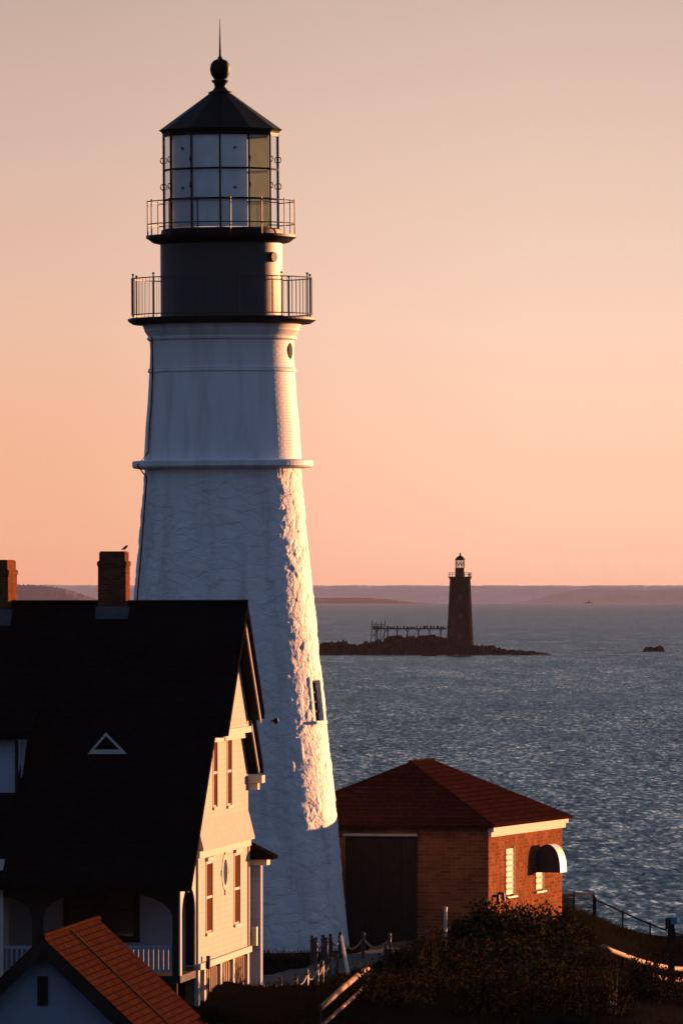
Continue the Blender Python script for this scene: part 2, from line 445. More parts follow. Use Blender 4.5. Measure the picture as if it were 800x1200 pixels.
# lantern frame: twelve uprights, three rings
for k in range(12):
    th = R(30*k)
    b = MB(); b.tube([cyl(th, RL, tz(269)), cyl(th, RL, tz(158))], .028, 6)
    pass
    o = b.build('mullion', 'black_iron', lh)
    for zz in (188, 219):
        kn = MB(); kn.tube([cyl(th, RL+.02, tz(zz+3.4)), cyl(th, RL+.07, tz(zz+2.4)), cyl(th, RL+.085, tz(zz)), cyl(th, RL+.07, tz(zz-2.4)), cyl(th, RL+.02, tz(zz-3.4))], .016, 5)
        kn.build('hand_hold', 'black_iron', o)
for zz, rr in ((199.5, .03), (234.5, .03)):
    b = MB(); b.tube([cyl(R(30*k), RL, tz(zz)) for k in range(12)], rr, 6, True); b.build('glazing_bar', 'black_iron', lh)
for k in range(12):
    a, c = R(30*k), R(30*k+30)
    b = MB(); b.face([cyl(a, RL-.01, tz(268)), cyl(c, RL-.01, tz(268)), cyl(c, RL-.01, tz(159)), cyl(a, RL-.01, tz(159))]); b.build('pane', 'lantern_glass', lh)
for k in (-2, -1, 0, 2, 4):
    a, c = R(30*k+.6), R(30*k+29.4)
    b = MB(); rr = RL-.07
    b.prism([cyl(a, rr, tz(267.5)), cyl(c, rr, tz(267.5)), cyl(c, rr, tz(160)), cyl(a, rr, tz(160))], (cyl((a+c)/2, -.012, 0)))
    bl = b.build('blind', 'blind_cloth' if k < 2 else 'sheer_cloth', lh)
    if k in (-2, 0):
        for zz in (176, 222):
            b = MB(); p = cyl(R(30*k+16), rr*.968+.012, tz(zz)); b.tube([p, p+cyl(R(30*k+15), .03, 0)], .045, 8); b.build('blind_toggle', 'black_iron', bl)
# lens inside
m = MB(); m.lathe([(.12, tz(268)), (.12, tz(240)), (.38, tz(236)), (.46, tz(215)), (.38, tz(194)), (.12, tz(188))], 20); m.build('lens', 'lantern_glass', lh, True)
# roof
m = MB(); m.lathe([(tr(64), tz(159)), (tr(67.5), tz(160.5)), (tr(68), tz(157)), (tr(69), tz(155)), (tr(72.5), tz(152.5)), (tr(70.5), tz(151.5)), (tr(13.5), tz(110)), (tr(13.5), tz(108))], 12, a0=R(0)); cone = m.build('lantern_roof', 'black_iron', lh)
m = MB(); m.lathe([(tr(14), tz(110)), (tr(14), tz(108)), (tr(9), tz(106)), (tr(6.5), tz(102)), (tr(7.5), tz(98)), (tr(10), tz(95.5)), (tr(10), tz(94)), (tr(6.5), tz(93.2)), (tr(7.5), tz(92.5)), (tr(10.8), tz(87)), (tr(12), tz(81)), (tr(10.8), tz(75)), (tr(7.8), tz(71)), (tr(3), tz(69)), (tr(1.8), tz(66))], 24)
m.build('ventilator_ball', 'black_iron', cone, True)
m = MB(); m.tube([(0, 0, tz(67)), (0, 0, tz(45)), (0, 0, tz(22))], [.035, .02, .006], 6); m.build('lightning_rod', 'black_iron', cone)
# railings
def rail_ring(rad, zs, r, n=64): 
    b = MB()
    for z in zs: b.tube([cyl(2*math.pi*k/n, rad, z) for k in range(n)], r, 5, True)
    return b
b = rail_ring(tr(86.5), [tz(236.5), tz(263)], .016); upr = b.build('railing', 'rail_iron', lh)
for k in range(14):
    th = R(8+360/14*k); b = MB(); b.tube([cyl(th, tr(86.5), tz(277)), cyl(th, tr(86.5), tz(234))], .02, 5); b.build('railing_post', 'rail_iron', upr)
b = rail_ring(tr(105.5), [tz(326.5), tz(369)], .016, 80)
for k in range(84):
    th = 2*math.pi*k/84; b.tube([cyl(th, tr(105.5), tz(369)), cyl(th, tr(105.5), tz(326.5))], .0065, 4)
lowr = b.build('railing', 'rail_iron', lh)
for k in range(12):
    th = R(12+30*k); b = MB(); b.tube([cyl(th, tr(105.5), tz(374)), cyl(th, tr(105.5), tz(326)), cyl(th, tr(105.5), tz(322))], [.021, .021, .014], 6)
    b.tube([cyl(th, tr(105.5), tz(323.3)), cyl(th, tr(105.5), tz(321))], .034, 6); b.build('railing_post', 'rail_iron', lowr)
# tower openings
def tower_window(px, y0, y1, wid, name, mat='window_dark', surround=True):
    pm = (y0+y1)/2; hw = lerp(sorted(prof_px+[(436, 85.2), (410, 84), (400, 84)]), pm)
    cx = 265-6.5*(1112-pm)/962; th = math.asin(max(-.999, min(.999, (px-cx)/hw)))
    r0 = tr(hw)-.10; M = Matrix.Translation(cyl(th, r0, tz(pm))) @ Matrix.Rotation(th, 4, 'Z')
    return th, r0, M, (y1-y0)*KT/2
th, r0, M, hh = tower_window(374, 800, 845, .5, 'w')
lean = Matrix.Rotation(-.1, 4, 'X')
M = M @ lean
w = .28
b = MB(); b.box((-w-.12, -.13, -hh-.10), (w+.12, .0, -hh-.01), M); wf = b.build('window', 'rubble_paint', lh)
b = MB(); b.box((-w, .06, -hh), (w, .12, hh), M); b.build('pane', 'void_black', wf)
b = MB()
for z in (-.33, 0, .33): b.box((-w, .03, z*hh*1.5-.02), (w, .058, z*hh*1.5+.02), M)
b.build('glazing_bar', 'soffit_brown', wf)
th, r0, M, hh = tower_window(340, 403, 422, .3, 'p')
b = MB(); pts = [M @ Vector((.17*math.cos(t), -.09, hh*math.sin(t))) for t in [2*math.pi*i/20 for i in range(20)]]
nv = (M.to_3x3() @ Vector((0, -1, 0))); b.prism(pts, nv*.025)
po = b.build('porthole', 'void_black', lh)
# lightning conductor down the left edge
pts = []
for py in range(395, 740, 15):
    hw = lerp(sorted(prof_px+[(539, 92.3), (500, 90), (470, 87.3), (436, 85.6), (400, 86)]), py)+ (13.5 if 538 < py < 550 else .6)
    pts.append(cyl(R(-67), tr(hw)+.03, tz(py)))
b = MB(); b.tube(pts, .022, 5); b.build('conductor_cable', 'soffit_brown', lh)
# ledge lamp on the tower face
hw = lerp(sorted(prof_px), 844); th = math.asin((320-263.2)/hw)
p = cyl(th, tr(hw)-.1, tz(844)); q = cyl(th, tr(hw)+.22, tz(843))
b = MB(); b.tube([p, q], .022, 5); b.tube([q+Vector((0, 0, .06)), q-Vector((0, 0, .02)), q-Vector((0, 0, .10))], [.05, .075, .03], 8); b.build('wall_lamp', 'black_iron', lh)

# ------------------------------------------------------------------ keeper's house  (x out of the gable, y depth, z up)
HA = math.atan(1046/F)
HM = frame(P(231, 1160, 200.0), -HA)
hs = empty('keeper_house', HM)
tag(hs, 'large white clapboard house with steep black roof and two chimneys before the white lighthouse', 'house')
ZR, UM, SL = 8.67, 5.2, .71
def roofz(u): return ZR-SL*abs(u-UM)
XL = -11.0; TH = .2
def slab(u0, u1, x0, x1, zoff=0, th=TH, n=8):
    b = MB(); 
    a, c = roofz(u0)+zoff, roofz(u1)+zoff
    b.prism([(x0, u0, a), (x1, u0, a), (x1, u1, c), (x0, u1, c)], (0, 0, -th)); return b
def roof_mesh():
    b = MB()
    for u0, u1, x1 in ((-3.45, 1.24, .28), (1.24, UM-.002, .57), (UM+.002, 8.75, .57), (8.75, 10.6, .34)):
        sag = 0
        a, c = roofz(u0), roofz(u1)
        b.prism([(XL, u0, a), (x1, u0, a), (x1, u1, c), (XL, u1, c)], (0, 0, -TH))
    return b
rf = roof_mesh().build('roof', 'house_shingle', hs)
b = MB(); b.tube([(XL, UM, ZR+.0), (-2.3, UM, ZR+.0), (.57, UM, ZR+.01)], .06, 6); b.build('ridge_cap', 'house_shingle', rf)
# rake boards (trim under the overhang)
def rake(u0, u1, x, h=.17, t=.06):
    b = MB(); n = 6
    b.prism([(x, u0, roofz(u0)-TH-.003), (x, u1, roofz(u1)-TH-.003), (x, u1, roofz(u1)-TH-h), (x, u0, roofz(u0)-TH-h)], (-t, 0, 0)); return b
for u0, u1, x in ((5.6, 8.7, .50), (8.8, 10.4, .27), (1.3, 4.8, .50), (-3.3, 1.2, .20)):
    rake(u0, u1, x, .15, .03).build('rake_board', 'trim_white', rf)
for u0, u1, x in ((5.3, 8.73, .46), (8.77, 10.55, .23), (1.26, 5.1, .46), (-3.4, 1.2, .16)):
    b = MB(); b.prism([(x, u0, roofz(u0)-TH-.01), (x, u1, roofz(u1)-TH-.01), (x, u1, roofz(u1)-TH-.05), (x, u0, roofz(u0)-TH-.05)], (-x-.02, 0, 0)); b.build('soffit', 'void_black', rf)  # black colour stands in for the shade under the overhang
b = MB(); b.box((.02, 10.1, roofz(10.6)-.42), (.36, 10.75, roofz(10.6)-.24)); b.box((.05, 10.2, roofz(10.6)-.58), (.25, 10.6, roofz(10.6)-.425)); b.build('cornice_return', 'trim_white', rf)
# walls
b = MB()
W2 = [(0, 0, 3.12), (0, 10.4, 3.12), (0, 10.4, roofz(10.4)-TH-.02), (0, UM, ZR-TH-.02), (0, 0, roofz(0)-TH-.02)]
b.prism(W2, (-.25, 0, 0)); b.build('gable_wall', 'clapboard_white', hs)
b = MB(); b.prism([(0, 0, .52), (0, 10.4, .52), (0, 10.4, 3.115), (0, 0, 3.115)], (-.25, 0, 0)); b.build('lower_wall', 'clapboard_white', hs)
zj = 5.78
def ug(z, side): return UM+side*(ZR-TH-.03-z)/SL
b = MB(); b.prism([(.2, ug(zj, -1), zj), (.2, ug(zj, 1), zj), (.2, UM, ZR-TH-.03)], (-.195, 0, 0)); b.build('attic_gable', 'clapboard_white', hs)
b = MB(); b.box((.005, ug(zj, -1)-.2, zj-.14), (.25, ug(zj, 1)+.2, zj-.003)); b.box((.005, ug(zj, -1)-.5, zj-.28), (.10, ug(zj, 1)+.4, zj-.145)); b.build('jetty_trim', 'trim_white', hs)
# flared skirt of shingles between the storeys
b = MB(); b.prism([(.004, -.02, 3.75), (.15, -.02, 3.16), (.15, -.02, 3.10), (.004, -.02, 3.10)], (0, 10.46, 0)); b.build('shingle_skirt', 'pink_shingle', hs)
b = MB(); b.box((.004, -.02, 2.94), (.07, 10.44, 3.095)); b.build('belt_board', 'trim_white', hs)
b = MB(); b.box((.004, -.03, .44), (.09, 10.44, .58)); b.build('water_table', 'trim_white', hs)
for u in (-.02, 10.28):
    b = MB(); b.box((.004, u, .585), (.035, u+.16, 2.935)); b.build('corner_board', 'trim_white', hs)
b = MB(); b.box((-.28, .03, -2.5), (-.06, 10.38, .515)); fnd = b.build('foundation', 'foundation_brick', hs)
for u in (.0, 1.2, 4.4, 7.0, 10.05):
    b = MB(); b.box((-.06, u, -2.5), (.03, u+.34, .435)); b.build('pier', 'trim_white', fnd)
for u0, u1 in ((1.7, 4.2), (4.9, 6.8), (7.5, 9.9)):
    b = MB(); b.box((-.055, u0, -.3), (-.03, u1, .36)); 
    b.build('lattice_panel', 'rail_wood', fnd)
    b = MB()
    n = int((u1-u0)/.4)
    for i in range(n+1):
        uu = u0+(u1-u0)*i/n; b.box((-.03, uu-.03, -.3), (-.005, uu+.03, .36))
    b.build('lattice_bar', 'soffit_brown', fnd)
def wall_window(u0, u1, z0, z1, tag_='window', mat='window_brown', cap=True, bars=1):
    b = MB(); f = .09
    b.box((.004, u0-f, z0-.04), (.014, u0, z1+.06)); b.box((.004, u1, z0-.04), (.03, u1+f, z1+.06))
    b.box((.004, u0, z1), (.02, u1, z1+.06))
    o = b.build('window', 'trim_white', hs)
    b = MB(); b.box((.003, u0, z0), (.007, u1, z1)); b.build('pane', mat, o)
    b = MB(); b.box((.003, u0-f-.05, z0-.11), (.05, u1+f+.05, z0-.042)); b.build('sill', 'trim_white', o)
    if cap:
        b = MB(); b.box((.003, u0-f-.06, z1+.065), (.07, u1+f+.06, z1+.15)); b.build('cap', 'trim_white', o)
    b = MB(); zm = (z0+z1)/2
    b.box((.0075, u0, zm-.03), (.013, u1, zm+.03)); b.build('sash_bar', 'trim_white', o)
def gp(px, py): v = on(px, py, HM, 0, 0.0); return v.y, v.z
for px0, px1, y0, y1 in ((241.0, 249.0, 1013, 1089), (274.0, 281.2, 1003, 1079)):
    u0, zt = gp(px0, y0); u1, zb = gp(px1, y1); wall_window(u0+.1, u1-.15, zb, zt)
for px0, px1, y0, y1 in ((249.6, 254.0, 868, 943), (266.0, 270.8, 866, 941)):
    u0, zt = gp(px0, y0); u1, zb = gp(px1, y1); wall_window(u0+.05, u1-.05, zb, zt, cap=False)
# oval window with keystone frame
uc, zc = gp(263.5, 1022); b = MB()
def oval(ru, rz, x, n=28): return [(x, uc+ru*math.sin(2*math.pi*i/n), zc+rz*math.cos(2*math.pi*i/n)) for i in range(n)]
b.prism(oval(.62, .42, .004), (.012, 0, 0)); ow = b.build('oval_window', 'trim_white', hs)
b = MB(); b.prism(oval(.40, .30, .0165), (.004, 0, 0)); b.build('pane', 'window_dark', ow)
b = MB()
for du, dz in ((0, .46), (0, -.46), (.72, 0), (-.72, 0)): b.box((.004, uc+du-.09, zc+dz-.07), (.03, uc+du+.09, zc+dz+.07))
b.build('keystone', 'trim_white', ow)
b = MB()
p = on(238.5, 1133, HM, 0, .02); b.box((.095, p.y-.1, .42), (.17, p.y+.1, .72)); b.build('meter_box', 'soffit_brown', hs)
# front (long) wall and porch
b = MB(); b.box((XL, .02, .3), (-.26, .22, 3.6)); b.build('front_wall', 'shaded_clapboard', hs)
b = MB(); b.box((XL, -3.0, .28), (-.02, -.05, .44)); pf = b.build('porch_floor', 'soffit_brown', hs)
b = MB(); b.box((-.25, -.02, .55), (-.012, -.003, 3.0)); b.build('shade_cover', 'soffit_brown', hs)  # dark cover over the white wall end, standing in for shade
b = MB(); b.box((XL, -2.95, -2.2), (-.1, -2.85, .27)); b.build('porch_skirt', 'soffit_brown', pf)
# arched end of the porch, in line with the gable
def arch_panel(x, u0, u1, z0, zt, ua, ub, zs, th):
    b = MB(); n = 14; um = (ua+ub)/2; ru = (ub-ua)/2
    arch = [(um-ru*math.cos(math.pi*i/n), zs+.62*math.sin(math.pi*i/n)) for i in range(n+1)]
    def pr(pts): b.prism([(x, u, z) for u, z in pts], (-th, 0, 0))
    pr([(u0, z0), (ua, z0), (ua, zs), (u0, zs)]); pr([(ub, z0), (u1, z0), (u1, zs), (ub, zs)])
    top = lambda u: roofz(u)-TH-.16
    pr([(u0, zs), (ua, zs), (ua, top(ua)), (u0, top(u0))]); pr([(ub, zs), (u1, zs), (u1, top(u1)), (ub, top(ub))])
    for (a, b_), (c, d) in zip(arch, arch[1:]): pr([(a, b_), (c, d), (c, top(c)), (a, top(a))])
    return b
arch_panel(-.02, -3.0, -.03, .44, 2.6, -2.72, -.16, 1.75, .03).build('porch_arch', 'trim_white', hs)
def front_arch(x0, x1):
    b = MB(); n = 12; a, c = x0+.12, x1-.12; xm = (a+c)/2; rx = (c-a)/2; zs, zt = 1.75, 2.42
    def pr(pts): b.prism([(x, -3.0, z) for x, z in pts], (0, .15, 0))
    pr([(x0, .44), (a, .44), (a, zt), (x0, zt)]); pr([(c, .44), (x1, .44), (x1, zt), (c, zt)])
    for i in range(n):
        t0, t1 = math.pi*i/n, math.pi*(i+1)/n
        p0 = (xm-rx*math.cos(t0), zs+.55*math.sin(t0)); p1 = (xm-rx*math.cos(t1), zs+.55*math.sin(t1))
        pr([p0, p1, (p1[0], zt), (p0[0], zt)])
    b.build('porch_arch', 'soffit_brown', hs)  # dark brown stands for shade on the white porch front
    b = MB(); b.box((x0+.12, -2.97, 1.02), (x1-.12, -2.90, 1.09)); b.box((x0+.12, -2.97, .52), (x1-.12, -2.90, .58))
    k = int((x1-x0-.24)/.11)
    for i in range(1, k): 
        xx = x0+.12+(x1-x0-.24)*i/k; b.box((xx-.022, -2.95, .58), (xx+.022, -2.92, 1.02))
    b.build('porch_railing', 'shed_paint', hs)
for x0 in (-3.2, -6.4, -9.6): front_arch(x0, x0+3.12 if x0 > -4 else x0+3.2)
def fwin(px0, px1, y0, y1):
    a = on(px0, y0, HM, 1, 0.0); c = on(px1, y1, HM, 1, 0.0)
    b = MB(); b.box((a.x, -.04, c.z), (c.x, .015, a.z)); o = b.build('window', 'soffit_brown', hs)
    b = MB(); xm = (a.x+c.x)/2; zm = (a.z+c.z)/2
    b.box((a.x+.14, -.055, c.z+.14), (xm-.06, -.045, a.z-.14)); b.box((xm+.06, -.055, c.z+.14), (c.x-.14, -.045, a.z-.14)); b.build('pane', 'window_dark', o)
    b = MB(); b.box((a.x+.12, -.075, zm-.03), (c.x-.12, -.056, zm+.03)); b.build('sash_bar', 'soffit_brown', o)
fwin(75, 164, 1028, 1104); fwin(-60, -10, 1030, 1100)
# bay at the left end
a = on(4, 1055, HM, 1, -3.1)
b = MB(); b.box((XL, -3.12, -2), (a.x, -2.2, a.z+.9)); b.build('porch_bay', 'clapboard_white', hs)
# chimneys
def chimney(px0, px1, ytop, ybase, u, depth, name='chimney'):
    a = on(px0, ytop, HM, 1, u); c = on(px1, ybase, HM, 1, u)
    b = MB(); b.box((a.x+.02, u, c.z-.2), (c.x-.02, u+depth, a.z-.22)); b.box((a.x+.045, u+.025, a.z-.22), (c.x-.045, u+depth-.025, a.z-.02)); b.box((a.x+.07, u+.05, a.z-.02), (c.x-.07, u+depth-.05, a.z))
    b.box((a.x, u-.02, a.z-.34), (c.x, u+depth+.02, a.z-.24))
    o = b.build(name, 'chimney_brick', rf)
    b = MB(); b.box((a.x-.03, u-.05, c.z-.25), (c.x+.03, u+depth+.05, c.z+.2)); b.build('flashing', 'lead_flashing', o)
    return a, c
ca, cc = chimney(114, 148.6, 646, 721, 4.72, .78)
chimney(-26, 11, 656, 724, 4.5, 1.5)
# little triangular vent dormer
a = on(103, 884, HM, 1, 1.0); uu = UM-(ZR-a.z)/SL
def tri(uf):
    A = on(103, 883.5, HM, 1, uf); B = on(149, 883.5, HM, 1, uf); C = on(124.5, 858.5, HM, 1, uf); return A, B, C
uf = uu-.05; A, B, C = tri(uf)
back = 1.2
b = MB(); b.prism([A+Vector((-.03, 0, 0)), B+Vector((.03, 0, 0)), C+Vector((0, 0, .03))], (0, back, 0)); td = b.build('vent_dormer', 'house_shingle', rf)
b = MB(); off = Vector((0, -.02, 0)); cen = (A+B+C)/3
def seg(p, q, w):
    d = (q-p).normalized(); n = Vector((0, 1, 0)).cross(d)
    if n.dot(cen-p) < 0: n = -n
    b.prism([p, q, q+n*w, p+n*w], (0, -.04, 0))
A2, B2, C2 = A+off, B+off, C+off
b.prism([A2, B2, B2+Vector((-.12, 0, .10)), A2+Vector((.12, 0, .10))], (0, -.05, 0))
seg(A2+Vector((.05, .0, .06)), C2, .05); seg(B2+Vector((-.05, 0, .06)), C2+Vector((.0, -.004, 0)), .05)
b.build('vent_frame', 'trim_white', td)
# shed dormer on the left
uf = -.78; A = on(-60, 867, HM, 1, uf); B = on(18, 927, HM, 1, uf)
b = MB(); b.box((A.x, uf, B.z-.3), (B.x, uf+2.9, A.z)); dm = b.build('dormer', 'shaded_clapboard', rf)
b = MB(); b.prism([(A.x-.3, uf-.3, A.z+.02), (B.x+.34, uf-.3, A.z+.02), (B.x+.34, uf+3.0, A.z+.9), (A.x-.3, uf+3.0, A.z+.9)], (0, 0, .14)); b.build('dormer_roof', 'house_shingle', dm)
b = MB(); b.box((B.x+.002, uf-.02, B.z-.3), (B.x+.06, uf+.12, A.z-.01)); b.build('corner_board', 'soffit_brown', dm)
b = MB(); x = on(24, 867, HM, 1, uf).x; b.prism([(x, uf+.1, A.z), (x+.13, uf+.1, A.z), (x+.04, uf+.1, A.z-.75), (x, uf+.1, A.z-.85)], (0, .05, 0)); b.build('verge_board', 'trim_grey', dm)

# annex between house and tower
AM = HM.copy()
ax = empty('entry_annex', HM @ Matrix.Translation((0, 0, -.25)))
tag(ax, 'small white annex with dark hipped roof between house gable and lighthouse base', 'annex')
AF = HM @ Matrix.Translation((0, 0, -.25))
uA = 10.9; w0 = on(305.5, 1060, AF, 1, uA); e0 = on(318, 1003, AF, 1, uA)
b = MB(); b.box((-3.2, uA, -1), (w0.x, uA+.45, e0.z-.02)); aw = b.build('wall', 'shaded_clapboard', ax)
ex = on(321.5, 1002, AF, 1, uA).x; zt = on(300, 985, AF, 1, uA+1).z
ridge = on(289, 980, AF, 1, uA+1.0)
b = MB(); zE = e0.z
pts = [(-3.5, uA-.3, zE), (ex, uA-.3, zE), (ex, uA+.8, zE), (-3.5, uA+.8, zE)]
v = [b.bm.verts.new(p) for p in pts]; lowv = [b.bm.verts.new(Vector(p)-Vector((0, 0, .08))) for p in pts]
r1 = b.bm.verts.new((ridge.x-.9, uA+.15, ridge.z+.42)); r2 = b.bm.verts.new((ridge.x-.9, uA+.45, ridge.z+.42))
for f in ((v[0], v[1], r1), (v[1], v[2], r2, r1), (v[2], v[3], r2), (v[3], v[0], r1, r2), tuple(lowv[::-1])): b.bm.faces.new(f)
for i in range(4): b.bm.faces.new((v[i], lowv[i], lowv[(i+1) % 4], v[(i+1) % 4]))
b.build('roof', 'house_shingle', ax)
b = MB(); b.box((-3.3, uA-.14, zE-.22), (w0.x+.16, uA+.6, zE-.085)); b.build('cornice', 'trim_white', ax)
p = on(297, 1097, HM, 1, 10.75)
b = MB(); q = on(301.5, 1086, HM, 1, 10.75); b.box((.05, 10.6, on(293, 1108, HM, 1, 10.75).z), (q.x, 10.88, q.z)); M_ = HM
ac = b.build('utility_box', 'box_metal'); solo(ac, HM); tag(ac, 'small boxy metal utility cabinet fixed at the far corner of the sunlit house gable', 'utility box')

# crow on the chimney
bp = on(146.5, 646, HM, 1, 5.1)
bm_ = MB()
bm_.tube([bp+Vector(v_)*.4 for v_ in ((-.20, 0, .10), (-.10, 0, .13), (0, 0, .19), (.07, 0, .25), (.11, 0, .30), (.15, 0, .31), (.20, 0, .30))], [.008, .019, .031, .029, .02, .018, .003], 10)
bird = bm_.build('crow', 'feather', None, True); solo(bird, HM); tag(bird, 'small black bird perched on top of the dark chimney nearest the white tower', 'bird')
for s_ in (-.03, .03):
    b = MB(); b.tube([bp+Vector((.0, s_*.5, .0)), bp+Vector((.01, s_*.4, .056))], .006, 5); o = b.build('leg', 'feather'); o.parent = bird

# ------------------------------------------------------------------ foreground shed
SA = math.atan(860/F)
SM = frame(P(50, 1098, 180.0), -SA)
sh = empty('garden_shed', SM); tag(sh, 'small gabled shed with rust red shingled roof, nearest building in the lower left corner', 'shed')
sl = .95; L = 10.3; E = 3.4
for s_ in (1, -1):
    b = MB(); b.prism([(0, 0, 0), (s_*E, 0, -E*sl), (s_*E, L, -E*sl), (0, L, 0)], (0, 0, -.16)); o = b.build('roof', 'rust_shingle', sh)
    b = MB(); b.prism([(0, -.05, -.05), (s_*E, -.05, -E*sl-.05), (s_*E, -.05, -E*sl-.38), (0, -.05, -.38)], (0, .045, 0)); b.build('rake_board', 'soffit_brown', o)
    if s_ == 1:
        b = MB(); b.prism([(.02, 4.4, .02-.02), (E, 4.4, -E*sl+.02), (E, 4.44, -E*sl+.02), (.02, 4.44, 0)], (.02, 0, .025)); b.build('seam', 'soffit_brown', o)
b = MB(); b.tube([(0, -.02, .0), (0, L, .0)], .07, 6); b.build('ridge_cap', 'rust_shingle', sh)
b = MB(); b.prism([(0, .35, -.25), (E-.4, .35, -(E-.4)*sl-.25), (E-.4, .35, -6), (-E+.4, .35, -6), (-E+.4, .35, -(E-.4)*sl-.25)], (0, 8.8, 0)); wl = b.build('wall', 'shed_paint', sh)
a = on(44.5, 1144, SM, 1, .33); c = on(56.5, 1178, SM, 1, .33)
b = MB(); b.box((a.x, .29, c.z), (c.x, .345, a.z)); b.build('vent', 'soffit_brown', sh)

# ------------------------------------------------------------------ brick building (x out of lit wall, y depth)
BA = math.atan(2300/F)
BM = frame(P(572, 1089, 246.3), -BA)
bb = empty('brick_building', BM); tag(bb, 'red brick building with hipped reddish roof, sunlit on its right wall, beside the water', 'brick building')
near = on(572, 967, BM, 1, 0.0); zE = near.z
D_ = on(658, 1000, BM, 0, 0.0).y; Wd = 6.4
b = MB(); b.box((-Wd, 0, -1.2), (0, D_, zE-.02)); bw_ = b.build('wall', 'red_brick', bb)
rx = -Wd/2
q1 = on(480, 893, BM, 0, rx); q2 = on(508, 891, BM, 0, rx); zr = q1.z
oh = .28
pts = [(-Wd-oh, -oh, zE), (oh*.6, -oh*.6, zE), (oh, D_+oh, zE), (-Wd-oh, D_+oh, zE)]
b = MB(); v = [b.bm.verts.new(p) for p in pts]; lo_ = [b.bm.verts.new(Vector(p)-Vector((0, 0, .07))) for p in pts]
r1 = b.bm.verts.new((rx, q1.y, zr)); r2 = b.bm.verts.new((rx, q2.y, zr))
for f in ((v[0], v[1], r1), (v[1], v[2], r2, r1), (v[2], v[3], r2), (v[3], v[0], r1, r2), tuple(lo_[::-1])): b.bm.faces.new(f)
for i in range(4): b.bm.faces.new((v[i], lo_[i], lo_[(i+1) % 4], v[(i+1) % 4]))
b.build('roof', 'red_shingle', bb)
b = MB(); b.tube([(rx, q1.y, zr+.01), (rx, q2.y, zr+.01)], .05, 6)
b.tube([pts[1], (rx, q1.y, zr+.01)], .035, 5); b.build('ridge_cap', 'red_shingle', bb)
b = MB(); b.box((.004, -.05, zE-.33), (.09, D_+.1, zE-.20)); b.box((.004, -.07, zE-.195), (.16, D_+.15, zE-.075)); b.build('cornice', 'trim_white', bb)
def bwin(px0, px1, y0, y1, rowsn):
    a = on(px0, y0, BM, 0, 0.0); c = on(px1, y1, BM, 0, 0.0)
    b = MB(); b.box((.004, a.y, c.z), (.02, c.y-.25, a.z)); o = b.build('window', 'pane_cream', bb)
    b = MB(); b.box((.004, c.y-.25, c.z-.05), (.03, c.y+.05, a.z+.05)); b.build('reveal', 'soffit_brown', o)
    b = MB()
    for i in range(1, rowsn): zz = c.z+(a.z-c.z)*i/rowsn; b.box((.021, a.y, zz-.02), (.035, c.y-.25, zz+.02))
    b.build('glazing_bar', 'rail_wood', o)
    b = MB(); b.box((.004, a.y-.15, c.z-.1), (.08, c.y+.15, c.z-.053)); b.build('sill', 'trim_grey', o)
bwin(592, 602, 995, 1047, 8); bwin(627, 636, 1015, 1041, 4)
# hood
uh = on(627, 1010, BM, 0, 0.0).y; A = on(625, 1024, BM, 1, uh); B = on(656, 1021, BM, 1, uh); T = on(641, 989.5, BM, 1, uh)
cx = (A.x+B.x)/2; hwid = (B.x-A.x)/2; z0 = (A.z+B.z)/2; hh = T.z-z0
n = 18; pts = [(cx-hwid*math.cos(math.pi*i/n), uh, z0+hh*math.sin(math.pi*i/n)**.8) for i in range(n+1)]
b = MB(); b.prism(pts, (0, .05, 0)); b.build('hood', 'hood_dark', bb)
b = MB()
dp = .9
for p, q in zip(pts, pts[1:]):
    p, q = Vector(p)+Vector((0, .052, 0)), Vector(q)+Vector((0, .052, 0))
    cen = Vector((cx, uh+.052, z0)); pi, qi = p+(cen-p)*.05, q+(cen-q)*.05
    b.prism([p, q, qi, pi], (0, dp, 0))
b.build('hood_cover', 'hood_white', bb)
# dark front: door recess and lintel
a = on(403, 976.5, BM, 1, 0.0); c = on(490, 980, BM, 1, 0.0)
b = MB(); b.box((a.x, -.12, c.z), (c.x, -.004, a.z)); b.build('door_lintel', 'trim_grey', bb)
a = on(405, 981, BM, 1, 0.0); c = on(488, 1090, BM, 1, 0.0)
b = MB(); b.box((a.x, -.05, -.6), (c.x, -.004, a.z)); dr = b.build('door', 'soffit_brown', bb)
for x in (a.x+.45, a.x+1.0, a.x+1.55):
    b = MB(); b.box((x-.015, -.065, -.5), (x+.015, -.052, a.z-.05)); b.build('door_stile', 'soffit_brown', dr)
for px, py in ((578, 1050), (584, 1047)):
    p = on(px, py, BM, 0, 0.0); b = MB(); b.tube([p+Vector((.0, 0, .0)), p+Vector((.12, 0, 0)), p+Vector((.14, 0, -.2))], .05, 6); b.build('pipe_stub', 'black_iron', bb)

